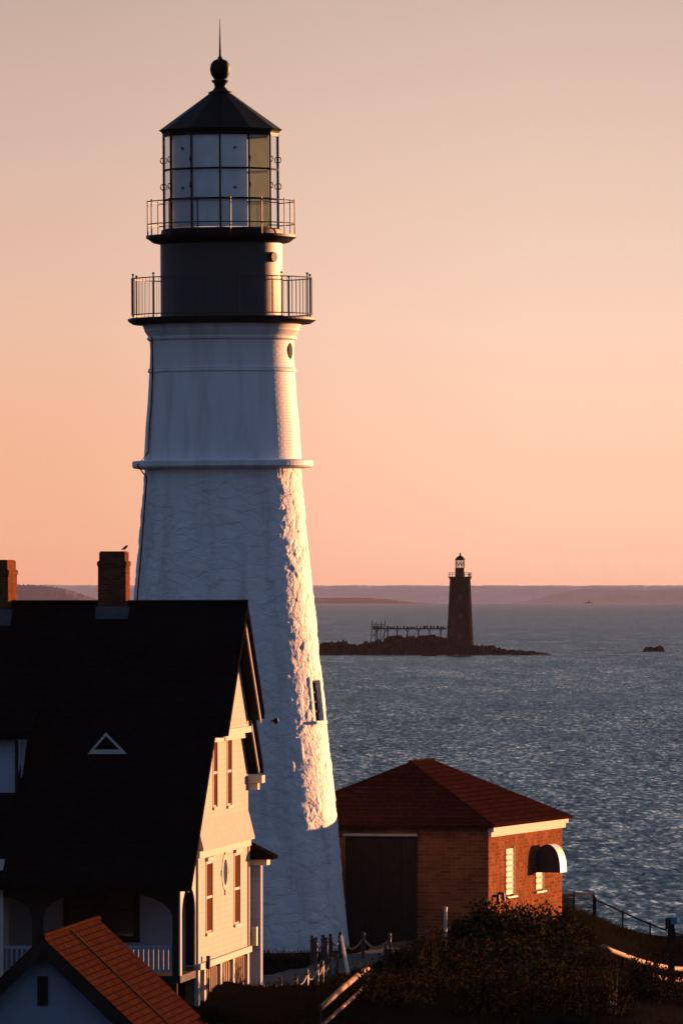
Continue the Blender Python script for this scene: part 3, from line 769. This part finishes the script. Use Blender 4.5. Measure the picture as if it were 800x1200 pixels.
# ------------------------------------------------------------------ bollards and chains
BG = 'bollards along the path below the tower'
def bollard(px, ytop, label, h=.74, lit=False):
    Yb = YG(ytop+33, 5.1); x = (px-400)*Yb/F; top = H+(EYE-ytop)*Yb/F
    gz = ground(x, Yb)-.05
    o = empty('bollard', frame((x, Yb, gz))); tag(o, label, 'bollard', BG)
    t = top-gz
    b = MB(); b.tube([(0, 0, -.1), (0, 0, t-.14)], .055, 8); b.build('post', 'rail_iron', o)
    b = MB(); b.lathe([(.06, t-.15), (.075, t-.135), (.06, t-.11), (.03, t-.10), (.055, t-.06), (.05, t-.02), (.015, t)], 10); b.build('finial', 'rail_iron', o, True)
    return Vector((x, Yb, top-.16))
spec = [
 (366, 1096, 'dark bollard at the left end of the back row, right against the white tower base'),
 (369.8, 1098, 'dark bollard close behind the leftmost one of the back row before the tower'),
 (378.5, 1095, 'dark bollard in the back row before the tower, third from the left'),
 (382, 1098, 'slightly lower dark bollard just right of the third one before the tower'),
 (387.3, 1094, 'dark bollard with a sunlit right edge in front of the right side of the tower'),
 (398.6, 1092, 'tall dark bollard by the pale slanting board, where the sunlit rope starts'),
 (425.4, 1092, 'dark bollard standing alone against the dark brick building, between two sunlit ropes'),
 (456, 1093, 'dark bollard at the right end of the sunlit ropes beside the bushes'),
 (452, 1106, 'short brown bollard just before the right end of the sunlit ropes'),
 (394, 1117, 'dark bollard at the back end of the front row beside the slanting board'),
 (386, 1121, 'dark bollard second from the back in the front row'),
 (377, 1125, 'dark bollard in the middle of the front row below the tower'),
 (371, 1129, 'dark bollard just left of the middle of the front row'),
 (359, 1135, 'dark bollard near the left end of the front row, after a wide gap'),
 (346, 1140, 'small dark bollard at the left end of the front row on the lawn'),
 (328, 1144, 'lone dark bollard on the lawn halfway between house and front row'),
 (283, 1150, 'dark bollard nearest the house foundation, at the edge of the lawn')]
tops = [bollard(*s) for s in spec]
def chain(p, q, sag, label, mat='rail_iron', r=.022, cat='chain', name='chain', group='chains between the dark bollards'):
    b = MB(); pts = []
    for i in range(13):
        t = i/12; v = p.lerp(q, t); v.z -= sag*4*t*(1-t); pts.append(v-p)
    b.tube(pts, r, 6); o = b.build(name, mat, None, True); o.location = p; tag(o, label, cat, group)
RGP = 'sunlit ropes between bollards'
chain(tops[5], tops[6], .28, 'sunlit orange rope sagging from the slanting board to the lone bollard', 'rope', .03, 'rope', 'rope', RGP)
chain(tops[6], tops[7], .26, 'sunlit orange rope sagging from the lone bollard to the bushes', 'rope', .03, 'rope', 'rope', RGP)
for i, j in ((1, 2), (2, 3), (4, 5), (9, 10), (10, 11), (11, 12), (12, 13), (13, 14), (14, 15), (15, 16)):
    lab = 'dark chain sagging between bollards in front of the white tower base' if i < 6 else ('thin dark chain between bollards of the front row' if i < 13 else 'long dark chain low over the lawn towards the house')
    chain(tops[i], tops[j], .16, lab, 'rail_iron')
# slanting pale board by the tall bollard
b = MB(); p0, p1 = P(400, 1098, 225), P(408, 1142, 219)
b.tube([Vector((0, 0, 0)), p1-p0], [.04, .055], 5); o = b.build('slanting_board', 'pale_post'); o.location = p0; tag(o, 'pale sunlit board leaning down from the tall bollard onto the grass', 'board')
# white marker pole
b = MB(); p0 = P(521.5, 1064, 234); gz = 5.2
b.tube([Vector((0, 0, gz-p0.z-.3)), Vector((0, 0, 0))], .045, 8); b.lathe([(.055, -.02), (.055, .02), (.02, .04)], 8)
o = b.build('marker_pole', 'pale_post'); o.location = p0; tag(o, 'thin pale pole standing upright among the dark bushes before the brick building', 'pole')

# ------------------------------------------------------------------ rail fences
def fence(name, label, rails, posts, rmat='rail_wood', grp=None):
    root = empty(name, frame(rails[0][0][0])); tag(root, label, 'fence', grp); o0 = rails[0][0][0]
    for pts, r in rails:
        b = MB(); b.tube([Vector(p)-o0 for p in pts], r, 8); b.build('rail', rmat, root, True)
    for p, zb, r in posts:
        b = MB(); b.tube([Vector((p.x, p.y, zb))-o0, p-o0], r, 7); b.build('post', 'post_wood', root)
    return root
pA, pB = P(430, 1135, 206), P(375, 1182, 192)
pC, pD = P(428, 1156, 206), P(376, 1203, 192)
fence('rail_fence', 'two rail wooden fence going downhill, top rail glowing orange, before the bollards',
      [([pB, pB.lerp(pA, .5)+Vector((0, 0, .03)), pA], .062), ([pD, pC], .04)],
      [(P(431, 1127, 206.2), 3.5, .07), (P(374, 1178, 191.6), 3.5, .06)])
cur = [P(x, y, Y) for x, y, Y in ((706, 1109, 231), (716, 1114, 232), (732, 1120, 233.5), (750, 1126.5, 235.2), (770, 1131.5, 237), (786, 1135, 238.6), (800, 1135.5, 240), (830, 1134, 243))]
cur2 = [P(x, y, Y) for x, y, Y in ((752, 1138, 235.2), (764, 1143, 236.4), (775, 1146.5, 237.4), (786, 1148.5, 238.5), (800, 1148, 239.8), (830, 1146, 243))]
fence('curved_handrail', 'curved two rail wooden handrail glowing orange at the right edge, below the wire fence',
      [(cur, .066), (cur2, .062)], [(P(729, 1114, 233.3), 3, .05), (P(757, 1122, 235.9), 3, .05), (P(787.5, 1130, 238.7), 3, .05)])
# big dark post with a blue cap
root = empty('sign_post', frame(P(786, 1150, 237))); tag(root, 'thick dark upright post with a small blue box on top, behind the curved handrail', 'post')
o0 = P(786, 1150, 237)
b = MB(); b.box((-.09, -.09, -1.5), (.09, .09, (P(786, 1088, 237)-o0).z)); b.build('post', 'post_wood', root)
b = MB(); z1 = (P(786, 1089, 237)-o0).z; b.box((-.16, -.12, z1), (.08, .12, z1+.3)); b.build('head', 'soffit_brown', root)
b = MB(); b.box((-.02, -.16, z1+.14), (.14, -.124, z1+.32)); b.build('blue_box', 'blue_plastic', root)

# wire fence along the cliff
def chainlink(label, pts, hgt):
    o0 = pts[0]; root = empty('wire_fence', frame(o0)); tag(root, label, 'fence')
    for i, p in enumerate(pts):
        if i % 1 == 0:
            b = MB(); b.tube([p-o0-Vector((0, 0, hgt+.5)), p-o0+Vector((0, 0, .06))], .032, 6); b.build('post', 'post_wood', root)
    b = MB(); b.tube([p-o0 for p in pts], .025, 6); b.build('top_rail', 'post_wood', root)
    b = MB(); b.tube([p-o0-Vector((0, 0, hgt*.95)) for p in pts], .012, 5)
    for p, q in zip(pts, pts[1:]):
        d = q-p; n = max(2, int(d.length/.11))
        for i in range(n):
            for s_ in (1, -1):
                t0 = i/n; t1 = t0+s_*hgt*.9/d.length
                tt = max(0, min(1, t1)); f = (tt-t0)/(t1-t0)
                a = p+d*t0-o0; c = p+d*tt-o0-Vector((0, 0, hgt*.95*f))
                b.tube([a, c], .004, 3, caps=False)
    w = b.build('wire_mesh', 'post_wood', root); w['kind'] = 'stuff'
chainlink('chain link fence with dark posts along the cliff edge beside the sunlit brick wall',
          [P(x, y, Y) for x, y, Y in ((632, 1056, 255), (652, 1048, 262), (672, 1047, 268), (695, 1048, 271), (697, 1054, 271), (729, 1069, 272), (761, 1083, 272.5), (790, 1094, 273), (830, 1100, 273))], 1.0)

# ------------------------------------------------------------------ shrubs
def shrub_meshes(kind, seed, nl, rad, hgt):
    rnd = random.Random(seed); bmL = MB(); bmS = MB(); bmH = MB()
    stems = []
    for i in range(16):
        a = rnd.uniform(0, 6.28); r = rad*math.sqrt(rnd.random())*.9; top = hgt*(1.05-.5*(r/rad)**2)*rnd.uniform(.7, 1.15)
        pts = [Vector((0.15*r*math.cos(a), .15*r*math.sin(a), -.2)), Vector((r*.5*math.cos(a), r*.5*math.sin(a), top*.5)), Vector((r*math.cos(a), r*math.sin(a), top))]
        bmS.tube(pts, [.02, .014, .005], 4); stems.append(pts)
    for i in range(nl):
        if rnd.random() < .55:
            pts = rnd.choice(stems); t = rnd.random()**.6
            c = (pts[0].lerp(pts[1], t*2) if t < .5 else pts[1].lerp(pts[2], t*2-1)) + Vector((rnd.gauss(0, .10), rnd.gauss(0, .10), rnd.gauss(0, .08)))
        else:
            a = rnd.uniform(0, 6.28); r = rad*math.sqrt(rnd.random()); c = Vector((r*math.cos(a), r*math.sin(a), hgt*(1-.55*(r/rad)**2)*rnd.uniform(.15, 1.0)))
        s = rnd.uniform(.028, .058); n = Vector((rnd.gauss(0, 1), rnd.gauss(0, 1), rnd.gauss(.4, .8))).normalized()
        u = n.orthogonal().normalized(); q = Matrix.Rotation(rnd.uniform(0, 6.28), 3, n) @ u; w = n.cross(q)
        bmL.face([c-q*s, c+w*s*.55+n*s*.15, c+q*s, c-w*s*.55+n*s*.15])
    for i in range(int(nl*.006)):
        pts = rnd.choice(stems); c = pts[2]+Vector((rnd.gauss(0, .09), rnd.gauss(0, .09), rnd.uniform(-.15, .08)))
        r = rnd.uniform(.016, .026)
        bmH.lathe([(r*.4, c.z-r), (r, c.z), (r*.4, c.z+r)], 6, (c.x, c.y))
    return bmL, bmS, bmH
PROTO = []
for k, (mat, nl, rad, hgt) in enumerate((('leaf_green', 1500, .95, 1.05), ('leaf_rust', 1300, .85, .95), ('leaf_green', 1200, .75, .8), ('leaf_rust', 900, .7, 1.1))):
    L_, S_, H_ = shrub_meshes(k, 40+k, nl, rad, hgt)
    r = empty('rose_shrub', Matrix.Identity(4))
    L_.build('foliage', mat, r); S_.build('stem', 'bark', r); H_.build('rose_hip', 'hip_red', r)
    PROTO.append(r)
used = set()
SG = 'shrubs of the dark thicket on the slope'
def place_shrub(k, x, y, s, label, dz=0):
    src = PROTO[k]
    if k in used:
        o = src.copy(); COL.objects.link(o)
        for ch in [c for c in COL.objects if c.parent == src]:
            c = ch.copy(); COL.objects.link(c); c.parent = o
    else: o = src; used.add(k)
    o.location = (x, y, ground(x, y)-.08+dz); o.rotation_euler = (0, 0, random.uniform(0, 6.28)); o.scale = (s*random.uniform(.9, 1.1), s*random.uniform(.9, 1.1), s)
    tag(o, label, 'shrub', SG)
LB = {'wall': 'leafy shrub at the top of the thicket, touching the foot of the sunlit brick wall',
      'right': 'rust tinged shrub on the right flank of the thicket near the curved handrail',
      'pole': 'dark shrub at the left of the thicket around the thin pale pole',
      'mid': 'dark green shrub in the shaded middle of the thicket',
      'low': 'low dark shrub along the bottom edge at the foot of the slope',
      'fence': 'low shrub beside the two rail wooden fence going downhill'}
rs = random.Random(3)
def scatter(lab, n, px0, px1, Y0, Y1, s0, s1, kinds):
    for i in range(n):
        px = px0+(px1-px0)*(i+rs.random())/n; Y = rs.uniform(Y0, Y1)
        place_shrub(rs.choice(kinds), (px-400)*Y/F, Y, rs.uniform(s0, s1), LB[lab])
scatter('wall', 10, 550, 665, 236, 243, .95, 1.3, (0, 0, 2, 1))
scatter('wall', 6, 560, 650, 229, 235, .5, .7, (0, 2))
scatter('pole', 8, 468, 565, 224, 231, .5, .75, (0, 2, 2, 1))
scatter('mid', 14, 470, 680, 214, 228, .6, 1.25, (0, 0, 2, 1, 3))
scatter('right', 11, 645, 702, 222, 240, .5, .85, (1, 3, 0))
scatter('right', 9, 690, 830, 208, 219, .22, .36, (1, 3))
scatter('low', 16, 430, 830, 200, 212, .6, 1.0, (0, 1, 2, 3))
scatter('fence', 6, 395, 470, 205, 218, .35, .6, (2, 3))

# grass blades over the visible ground
def grass():
    m = MB(); rg = random.Random(11)
    for i in range(44000):
        y = rg.uniform(196, 272); x = rg.uniform((215-400)*y/F, (850-400)*y/F)
        if 4 > x > -2.6 and y > 245: continue
        if noise.noise(Vector((x*.7, y*.4, 9))) < -.12: continue
        # keep the path clear
        pc = lerp([(207, -2.6), (214, -2.1), (221, -1.5), (228, -.3), (236, .9), (246, 2.0)], y)
        if y > 206 and abs(x-pc) < .9: continue
        if (x+3.2) < 0 and 199 < y < 211: continue
        z = ground(x, y); h = rg.uniform(.06, .2); a = rg.uniform(0, 6.28); w = .012
        d = Vector((math.cos(a), math.sin(a), 0)); l = Vector((rg.gauss(0, .05), rg.gauss(0, .05), h)); b0 = Vector((x, y, z-.02))
        m.face([b0-d*w, b0+d*w, b0+l+d*.002, b0+l-d*.002])
    o = m.build('grass', 'blade'); o['kind'] = 'stuff'; o['label'] = 'short rough grass on the lawn and slope'
grass()

for px, Y, s_ in ((850, 240, .55), (862, 243, .6), (870, 247, .55), (880, 251, .6), (886, 255, .6), (905, 259, .6), (915, 263, .65)):  # unseen shrubs added to cast shade on the ground at right
    place_shrub(rs.choice((0, 1)), (px-400)*Y/F, Y, s_, LB['right'].replace('on the right flank of the thicket near', 'added out of view to shade the ground, beyond'))
# ------------------------------------------------------------------ offshore island and light
YR = 2136.0; KR = YR/F
RM = frame(P(538.8, 760, YR))
rl = empty('offshore_lighthouse', RM); tag(rl, 'distant dark granite lighthouse with small lantern, standing on the low rocky islet offshore', 'lighthouse')
def rz_(py): return (760-py)*KR
def rr_(hw): return hw*KR
m = MB(); m.lathe([(rr_(16.4), rz_(768)), (rr_(15.8), rz_(757)), (rr_(14.2), rz_(725)), (rr_(12.9), rz_(695)), (rr_(12.1), rz_(678.5))], 40); tw = m.build('tower', 'granite', rl, True)
m = MB(); m.lathe([(rr_(12.1), rz_(678.6)), (rr_(13.6), rz_(677)), (rr_(13.6), rz_(675.8)), (rr_(5), rz_(675.6))], 32); m.build('gallery_deck', 'granite', rl)
m = MB(); m.lathe([(rr_(6), rz_(675.7)), (rr_(5.8), rz_(665.6))], 24); m.build('watch_room', 'black_iron', rl)
m = MB(); rad = rr_(5.5)
for k in range(8):
    m.tube([cyl(R(45*k+12), rad, rz_(666)), cyl(R(45*k+12), rad, rz_(656))], .07, 5)
    m.tube([cyl(R(45*k+12), rad, rz_(664)), cyl(R(45*k+57), rad, rz_(657.5))], .05, 4)
for z in (656.3, 661, 665.6): m.tube([cyl(R(45*k+12), rad, rz_(z)) for k in range(8)], .07, 4, True)
m.build('lantern_frame', 'black_iron', rl)
m = MB(); m.lathe([(rad*.97, rz_(665.6)), (rad*.97, rz_(656.2))], 16, capb=False, capt=False); m.build('lantern_glass', 'lantern_glass', rl)
m = MB(); m.lathe([(rr_(6.2), rz_(656.2)), (rr_(6.0), rz_(655.6)), (rr_(3.6), rz_(652.5)), (rr_(1.1), rz_(651)), (rr_(.8), rz_(650.3)), (rr_(1.1), rz_(649.3)), (rr_(.3), rz_(647.6))], 16); m.build('lantern_roof', 'black_iron', rl)
m = MB()
for z in (671, 673.4): m.tube([cyl(2*math.pi*k/24, rr_(13.2), rz_(z)) for k in range(24)], .04, 4, True)
for k in range(16): m.tube([cyl(2*math.pi*k/16, rr_(13.2), rz_(675.8)), cyl(2*math.pi*k/16, rr_(13.2), rz_(670.8))], .045, 4)
m.build('railing', 'black_iron', rl)
m = MB(); m.box((rr_(10.2), -.4, rz_(676)), (rr_(11.6), .4, rz_(671.5))); m.build('fog_horn', 'black_iron', rl)
for zz in (745, 722, 700):
    m = MB(); rw = rr_(lerp([(678, 12.1), (757, 15.8)], zz)); m.box((-.35, -rw-.05, rz_(zz)-.6), (.35, -rw+.5, rz_(zz)+.6)); m.build('window', 'window_dark', rl)

def rocky(name, px0, px1, Y, top, depth, seed, step=.8):
    m = MB(); n = int((px1-px0)/step); prev = None; rows_ = 12
    for i in range(n+1):
        px = px0+(px1-px0)*i/n; X = (px-400)*Y/F; h = top(px); colv = []
        e = min(1, i/8, (n-i)/8)
        for k in range(rows_+1):
            t = k/rows_; y = Y-depth*.5+depth*t
            prof = math.sin(math.pi*t)**.55
            z = h*prof*(.75+.5*noise.noise(Vector((X*.16, y*.07, seed)))+.35*noise.noise(Vector((X*.6, y*.3, seed+3)))+.45*abs(noise.noise(Vector((X*1.5, y*.9, seed+6)))))*e - .6*(1-prof)-.15
            colv.append(m.bm.verts.new((X, y, z)))
        if prev:
            for a in range(rows_): m.bm.faces.new((prev[a], colv[a], colv[a+1], prev[a+1]))
        prev = colv
    return m.build(name, 'rock', None, False)
o = rocky('rocky_islet', 340, 648, YR+6, lambda px: lerp([(340, 1.2), (376, 2.9), (400, 3.1), (430, 3.3), (460, 3.8), (500, 4.4), (520, 4.2), (545, 3.4), (580, 2.0), (620, 1.0), (648, .3)], px), 46, 2)
struct(o)
o = rocky('rock_ledge', 752, 779, YR+120, lambda px: 1.7, 16, 8, .5); tag(o, 'small low dark rock awash in the sea, right of the rocky islet', 'rock')
o = rocky('rock_ledge', 492, 513, YR-40, lambda px: .9, 9, 5, .5); tag(o, 'tiny dark rock in the water just in front of the islet', 'rock')
def surf(px0, px1, Y, wd, seed):
    m = MB(); prev = None
    for i in range(161):
        px = px0+(px1-px0)*i/160; X = (px-400)*Y/F
        c = 8*noise.noise(Vector((px*.05, seed, 0))); h = wd*max(.02, noise.noise(Vector((px*.13, seed+4, 0)))+.35+.4*noise.noise(Vector((px*.6, seed+8, 0))))*min(1, i/20, (160-i)/20)
        row = [m.bm.verts.new((X, Y+c-h, .06)), m.bm.verts.new((X, Y+c+h, .06))]
        if prev: m.bm.faces.new((prev[0], row[0], row[1], prev[1]))
        prev = row
    struct(m.build('surf', 'foam'))
plain('foam', (.48, .46, .46), .6, .3, .3, .3, 0, 0)
surf(375, 560, YR-26, 4.5, 1); surf(540, 760, YR-14, 7, 2); surf(748, 786, YR+108, 4, 3)
# boulders on the islet
for i, (px, s_) in enumerate(((447, 1.3), (462, 2.2), (470, 1.7), (489, 1.5), (500, 2.4), (512, 1.9), (400, 1.3), (384, 1.2))):
    m = MB(); bmesh.ops.create_icosphere(m.bm, subdivisions=3, radius=1)
    for v in m.bm.verts:
        v.co *= 1+.32*noise.noise(v.co*1.3+Vector((i*5, 0, 0)))+.15*noise.noise(v.co*3+Vector((i, 2, 0)))
        v.co.x *= s_*1.25; v.co.y *= s_*1.2; v.co.z *= s_*.75
    o = m.build('boulder', 'rock'); o.location = ((px-400)*YR/F, YR-4, 2.0+(.9 if 455 < px < 515 else 0))
    tag(o, 'dark boulder heaped on the islet under the wooden trestle' if px > 430 else 'dark boulder at the low left end of the islet', 'boulder', 'boulders on the islet')
# trestle pier
root = empty('pier_trestle', frame(P(480, 752, YR))); o0 = P(480, 752, YR); tag(root, 'rickety dark trestle walkway on thin legs, left of the offshore lighthouse', 'pier')
rt = random.Random(5)
def Q(px, py, dy=0): return P(px, py, YR)-o0+Vector((0, dy, 0))
b = MB(); b.box(Q(436, 737.5, -.9), Q(523, 736.2, .9)); b.build('deck', 'post_wood', root)
b = MB()
for i in range(23): 
    px = 437+i*3.9; b.box(Q(px, 736.2, -1.0), Q(px+1.2+rt.random()*2.2, 734.6-rt.random()*1.4, 1.0))
b.build('deck_beam', 'post_wood', root)
for px in (441.5, 454, 465, 477, 490, 503, 516):
    for dy in (-.9, .9):
        b = MB(); b.tube([Q(px+rt.uniform(-.6, .6)+(.8 if dy > 0 else 0), 756, dy*1.3), Q(px, 736, dy)], .11, 5); b.build('leg', 'post_wood', root)
    b = MB(); b.tube([Q(px-3, 736.5), Q(px, 741)], .07, 4); b.tube([Q(px+3, 736.5), Q(px, 741)], .07, 4); b.build('brace', 'post_wood', root)
for px, t in ((436, 727.5), (440.5, 728.5), (446.5, 728), (451, 727)):
    b = MB(); b.tube([Q(px-1.5, 757), Q(px, t)], .1, 5); b.build('tall_leg', 'post_wood', root)
b = MB(); b.tube([Q(436, 731.5), Q(452, 732)], .07, 4); b.tube([Q(434.6, 748), Q(447, 733)], .07, 4); b.tube([Q(447, 750), Q(452, 738)], .07, 4); b.build('cross_brace', 'post_wood', root)
b = MB(); b.tube([Q(478, 748.5), Q(520, 747.5)], .08, 4); b.build('lower_rail', 'post_wood', root)
# far boat
root = empty('fishing_boat', frame(P(688.5, 707.2, 17000))); tag(root, 'tiny dark boat on the horizon far out, right of the offshore lighthouse', 'boat')
root.scale = (1.6, 1.6, 1.6)
b = MB(); b.prism([(-4.5, -1.5, 0), (4.5, -1.5, 0), (5.5, -1.5, 1.6), (-4.5, -1.5, 1.3)], (0, 3, 0)); b.build('hull', 'soffit_brown', root)
b = MB(); b.box((-.5, -1, 1.4), (2, 1, 3.4)); b.build('cabin', 'soffit_brown', root)
b = MB(); b.tube([(.3, 0, 3.4), (.3, 0, 5.2)], .12, 5); b.build('mast', 'soffit_brown', root)

# ------------------------------------------------------------------ air
def haze():
    t = NT('air')
    v = t.n('ShaderNodeVolumePrincipled')
    v.inputs['Color'].default_value = (.80, .76, .98, 1); v.inputs['Density'].default_value = HAZE; v.inputs['Anisotropy'].default_value = 0
    t.link(v.outputs[0], t.out.inputs['Volume']); MATS['air'] = t.m
    m = MB(); m.box((-9400, -70, -24), (9400, 28600, 70)); o = m.build('haze', 'air'); struct(o, 'stuff')
HAZE = 0.0000115
haze()

# ------------------------------------------------------------------ sky, sun, camera
w = bpy.data.worlds.new('World'); sc.world = w; w.use_nodes = True
t = w.node_tree; t.nodes.clear()
class WT(NT):
    def __init__(s, tree): s.t = tree
T = WT(t)
dirv = T.n('ShaderNodeTexCoord').outputs['Generated']; o = T.sep(dirv)
elev = T.math('ARCSINE', o[2])
e01 = T.math('POWER', T.math('MAXIMUM', T.math('DIVIDE', elev, math.pi/2), 0.0), .5)        # sqrt scale: fine near the horizon
def ep(deg): return math.sqrt(max(0, deg)/90)
KX = 1/2.83                                   # the exposure used below
def kx(stops): return [(p, tuple(x*KX for x in c)) for p, c in stops]
warm = T.ramp(e01, kx([(ep(0), (.97, .48, .33)), (ep(.35), (1.03, .585, .405)), (ep(.9), (1.05, .63, .44)), (ep(1.7), (.98, .66, .495)), (ep(2.7), (.83, .585, .465)), (ep(3.8), (.665, .485, .39)),
                    (ep(7), (.40, .41, .44)), (ep(13), (.24, .27, .315)), (ep(30), (.11, .18, .27)), (ep(90), (.06, .12, .24))]))
cool = T.ramp(e01, kx([(ep(0), (.14, .165, .25)), (ep(4), (.17, .195, .30)), (ep(12), (.135, .19, .325)), (ep(35), (.095, .16, .295)), (ep(90), (.06, .115, .24))]))
hl = T.math('MAXIMUM', T.math('SQRT', T.math('ADD', T.math('MULTIPLY', o[0], o[0]), T.math('MULTIPLY', o[1], o[1]))), 1e-4)
ca_ = T.math('DIVIDE', T.math('ADD', T.math('MULTIPLY', o[0], math.sin(SUN_AZ)), T.math('MULTIPLY', o[1], math.cos(SUN_AZ))), hl)
GAZ = R(17)                                        # the glow is centred a little left of the sun
cg_ = T.math('DIVIDE', T.math('ADD', T.math('MULTIPLY', o[0], math.sin(GAZ)), T.math('MULTIPLY', o[1], math.cos(GAZ))), hl)
fac = T.ramp(T.math('MULTIPLY_ADD', cg_, .5, .5), [(.74, 0), (.955, 1.0)], 'EASE')
sky = T.mix(fac, cool, warm)
# the glow deepens away from the sun
azd = T.math('MULTIPLY', T.math('ARCTAN2', o[0], o[1]), 180/math.pi)
side = T.ramp(T.math('MULTIPLY_ADD', azd, 1/12, .5), [(.22, (.84, .72, .64)), (.36, (.87, .77, .70)), (.5, (.97, .92, .90)), (.6, (1, 1, 1))])
side = T.mix(T.ramp(e01, [(ep(1), 0), (ep(3.5), 1)]), side, T.ramp(T.math('MULTIPLY_ADD', azd, 1/12, .5), [(.22, (.84, .83, .86)), (.36, (.88, .87, .90)), (.5, (.96, .96, .97)), (.6, (1, 1, 1))]))
low_ = T.ramp(e01, [(ep(4), 1), (ep(9), 0)])
sky = T.mix(low_, sky, T.mix(1.0, sky, side, 'MULTIPLY'))
ni = T.n('ShaderNodeTexSky', sky_type='NISHITA'); ni.sun_disc = False; ni.sun_elevation = SUN_EL; ni.sun_rotation = SUN_AZ; ni.altitude = 15
ni.dust_density = 2.0
bg1 = T.n('ShaderNodeBackground', inp={'Color': ni.outputs[0], 'Strength': 0.05})
bg2 = T.n('ShaderNodeBackground', inp={'Color': sky, 'Strength': 1.0})
up_f = T.ramp(e01, [(ep(6), 0), (ep(40), .18)])
mx = T.n('ShaderNodeMixShader', inp={0: up_f, 1: bg2.outputs[0], 2: bg1.outputs[0]})
wo = T.n('ShaderNodeOutputWorld'); T.link(mx.outputs[0], wo.inputs[0])

sl_ = bpy.data.lights.new('sun', 'SUN'); sl_.energy = 5.0; sl_.angle = R(.5); sl_.color = (1.0, .425, .18)
so = bpy.data.objects.new('sun', sl_); COL.objects.link(so)
sv = Vector((math.sin(SUN_AZ)*math.cos(SUN_EL), math.cos(SUN_AZ)*math.cos(SUN_EL), math.sin(SUN_EL)))
so.rotation_euler = (-sv).to_track_quat('-Z', 'Y').to_euler(); so.location = (60, 150, 60)

cam = bpy.data.cameras.new('camera'); co = bpy.data.objects.new('camera', cam); COL.objects.link(co)
co.location = (0, 0, H); co.rotation_euler = (R(90), 0, 0)
cam.sensor_fit = 'VERTICAL'; cam.sensor_width = 36; cam.sensor_height = 36; cam.lens = F/1200*36
cam.shift_y = (EYE-600)/1200; cam.clip_start = .5; cam.clip_end = 40000
sc.camera = co
sc.view_settings.view_transform = 'Standard'; sc.view_settings.look = 'None'; sc.view_settings.exposure = 1.5; sc.view_settings.gamma = 1
sc.render.engine = 'CYCLES'
sc.cycles.max_bounces = 6; sc.cycles.volume_bounces = 0; sc.cycles.transparent_max_bounces = 12
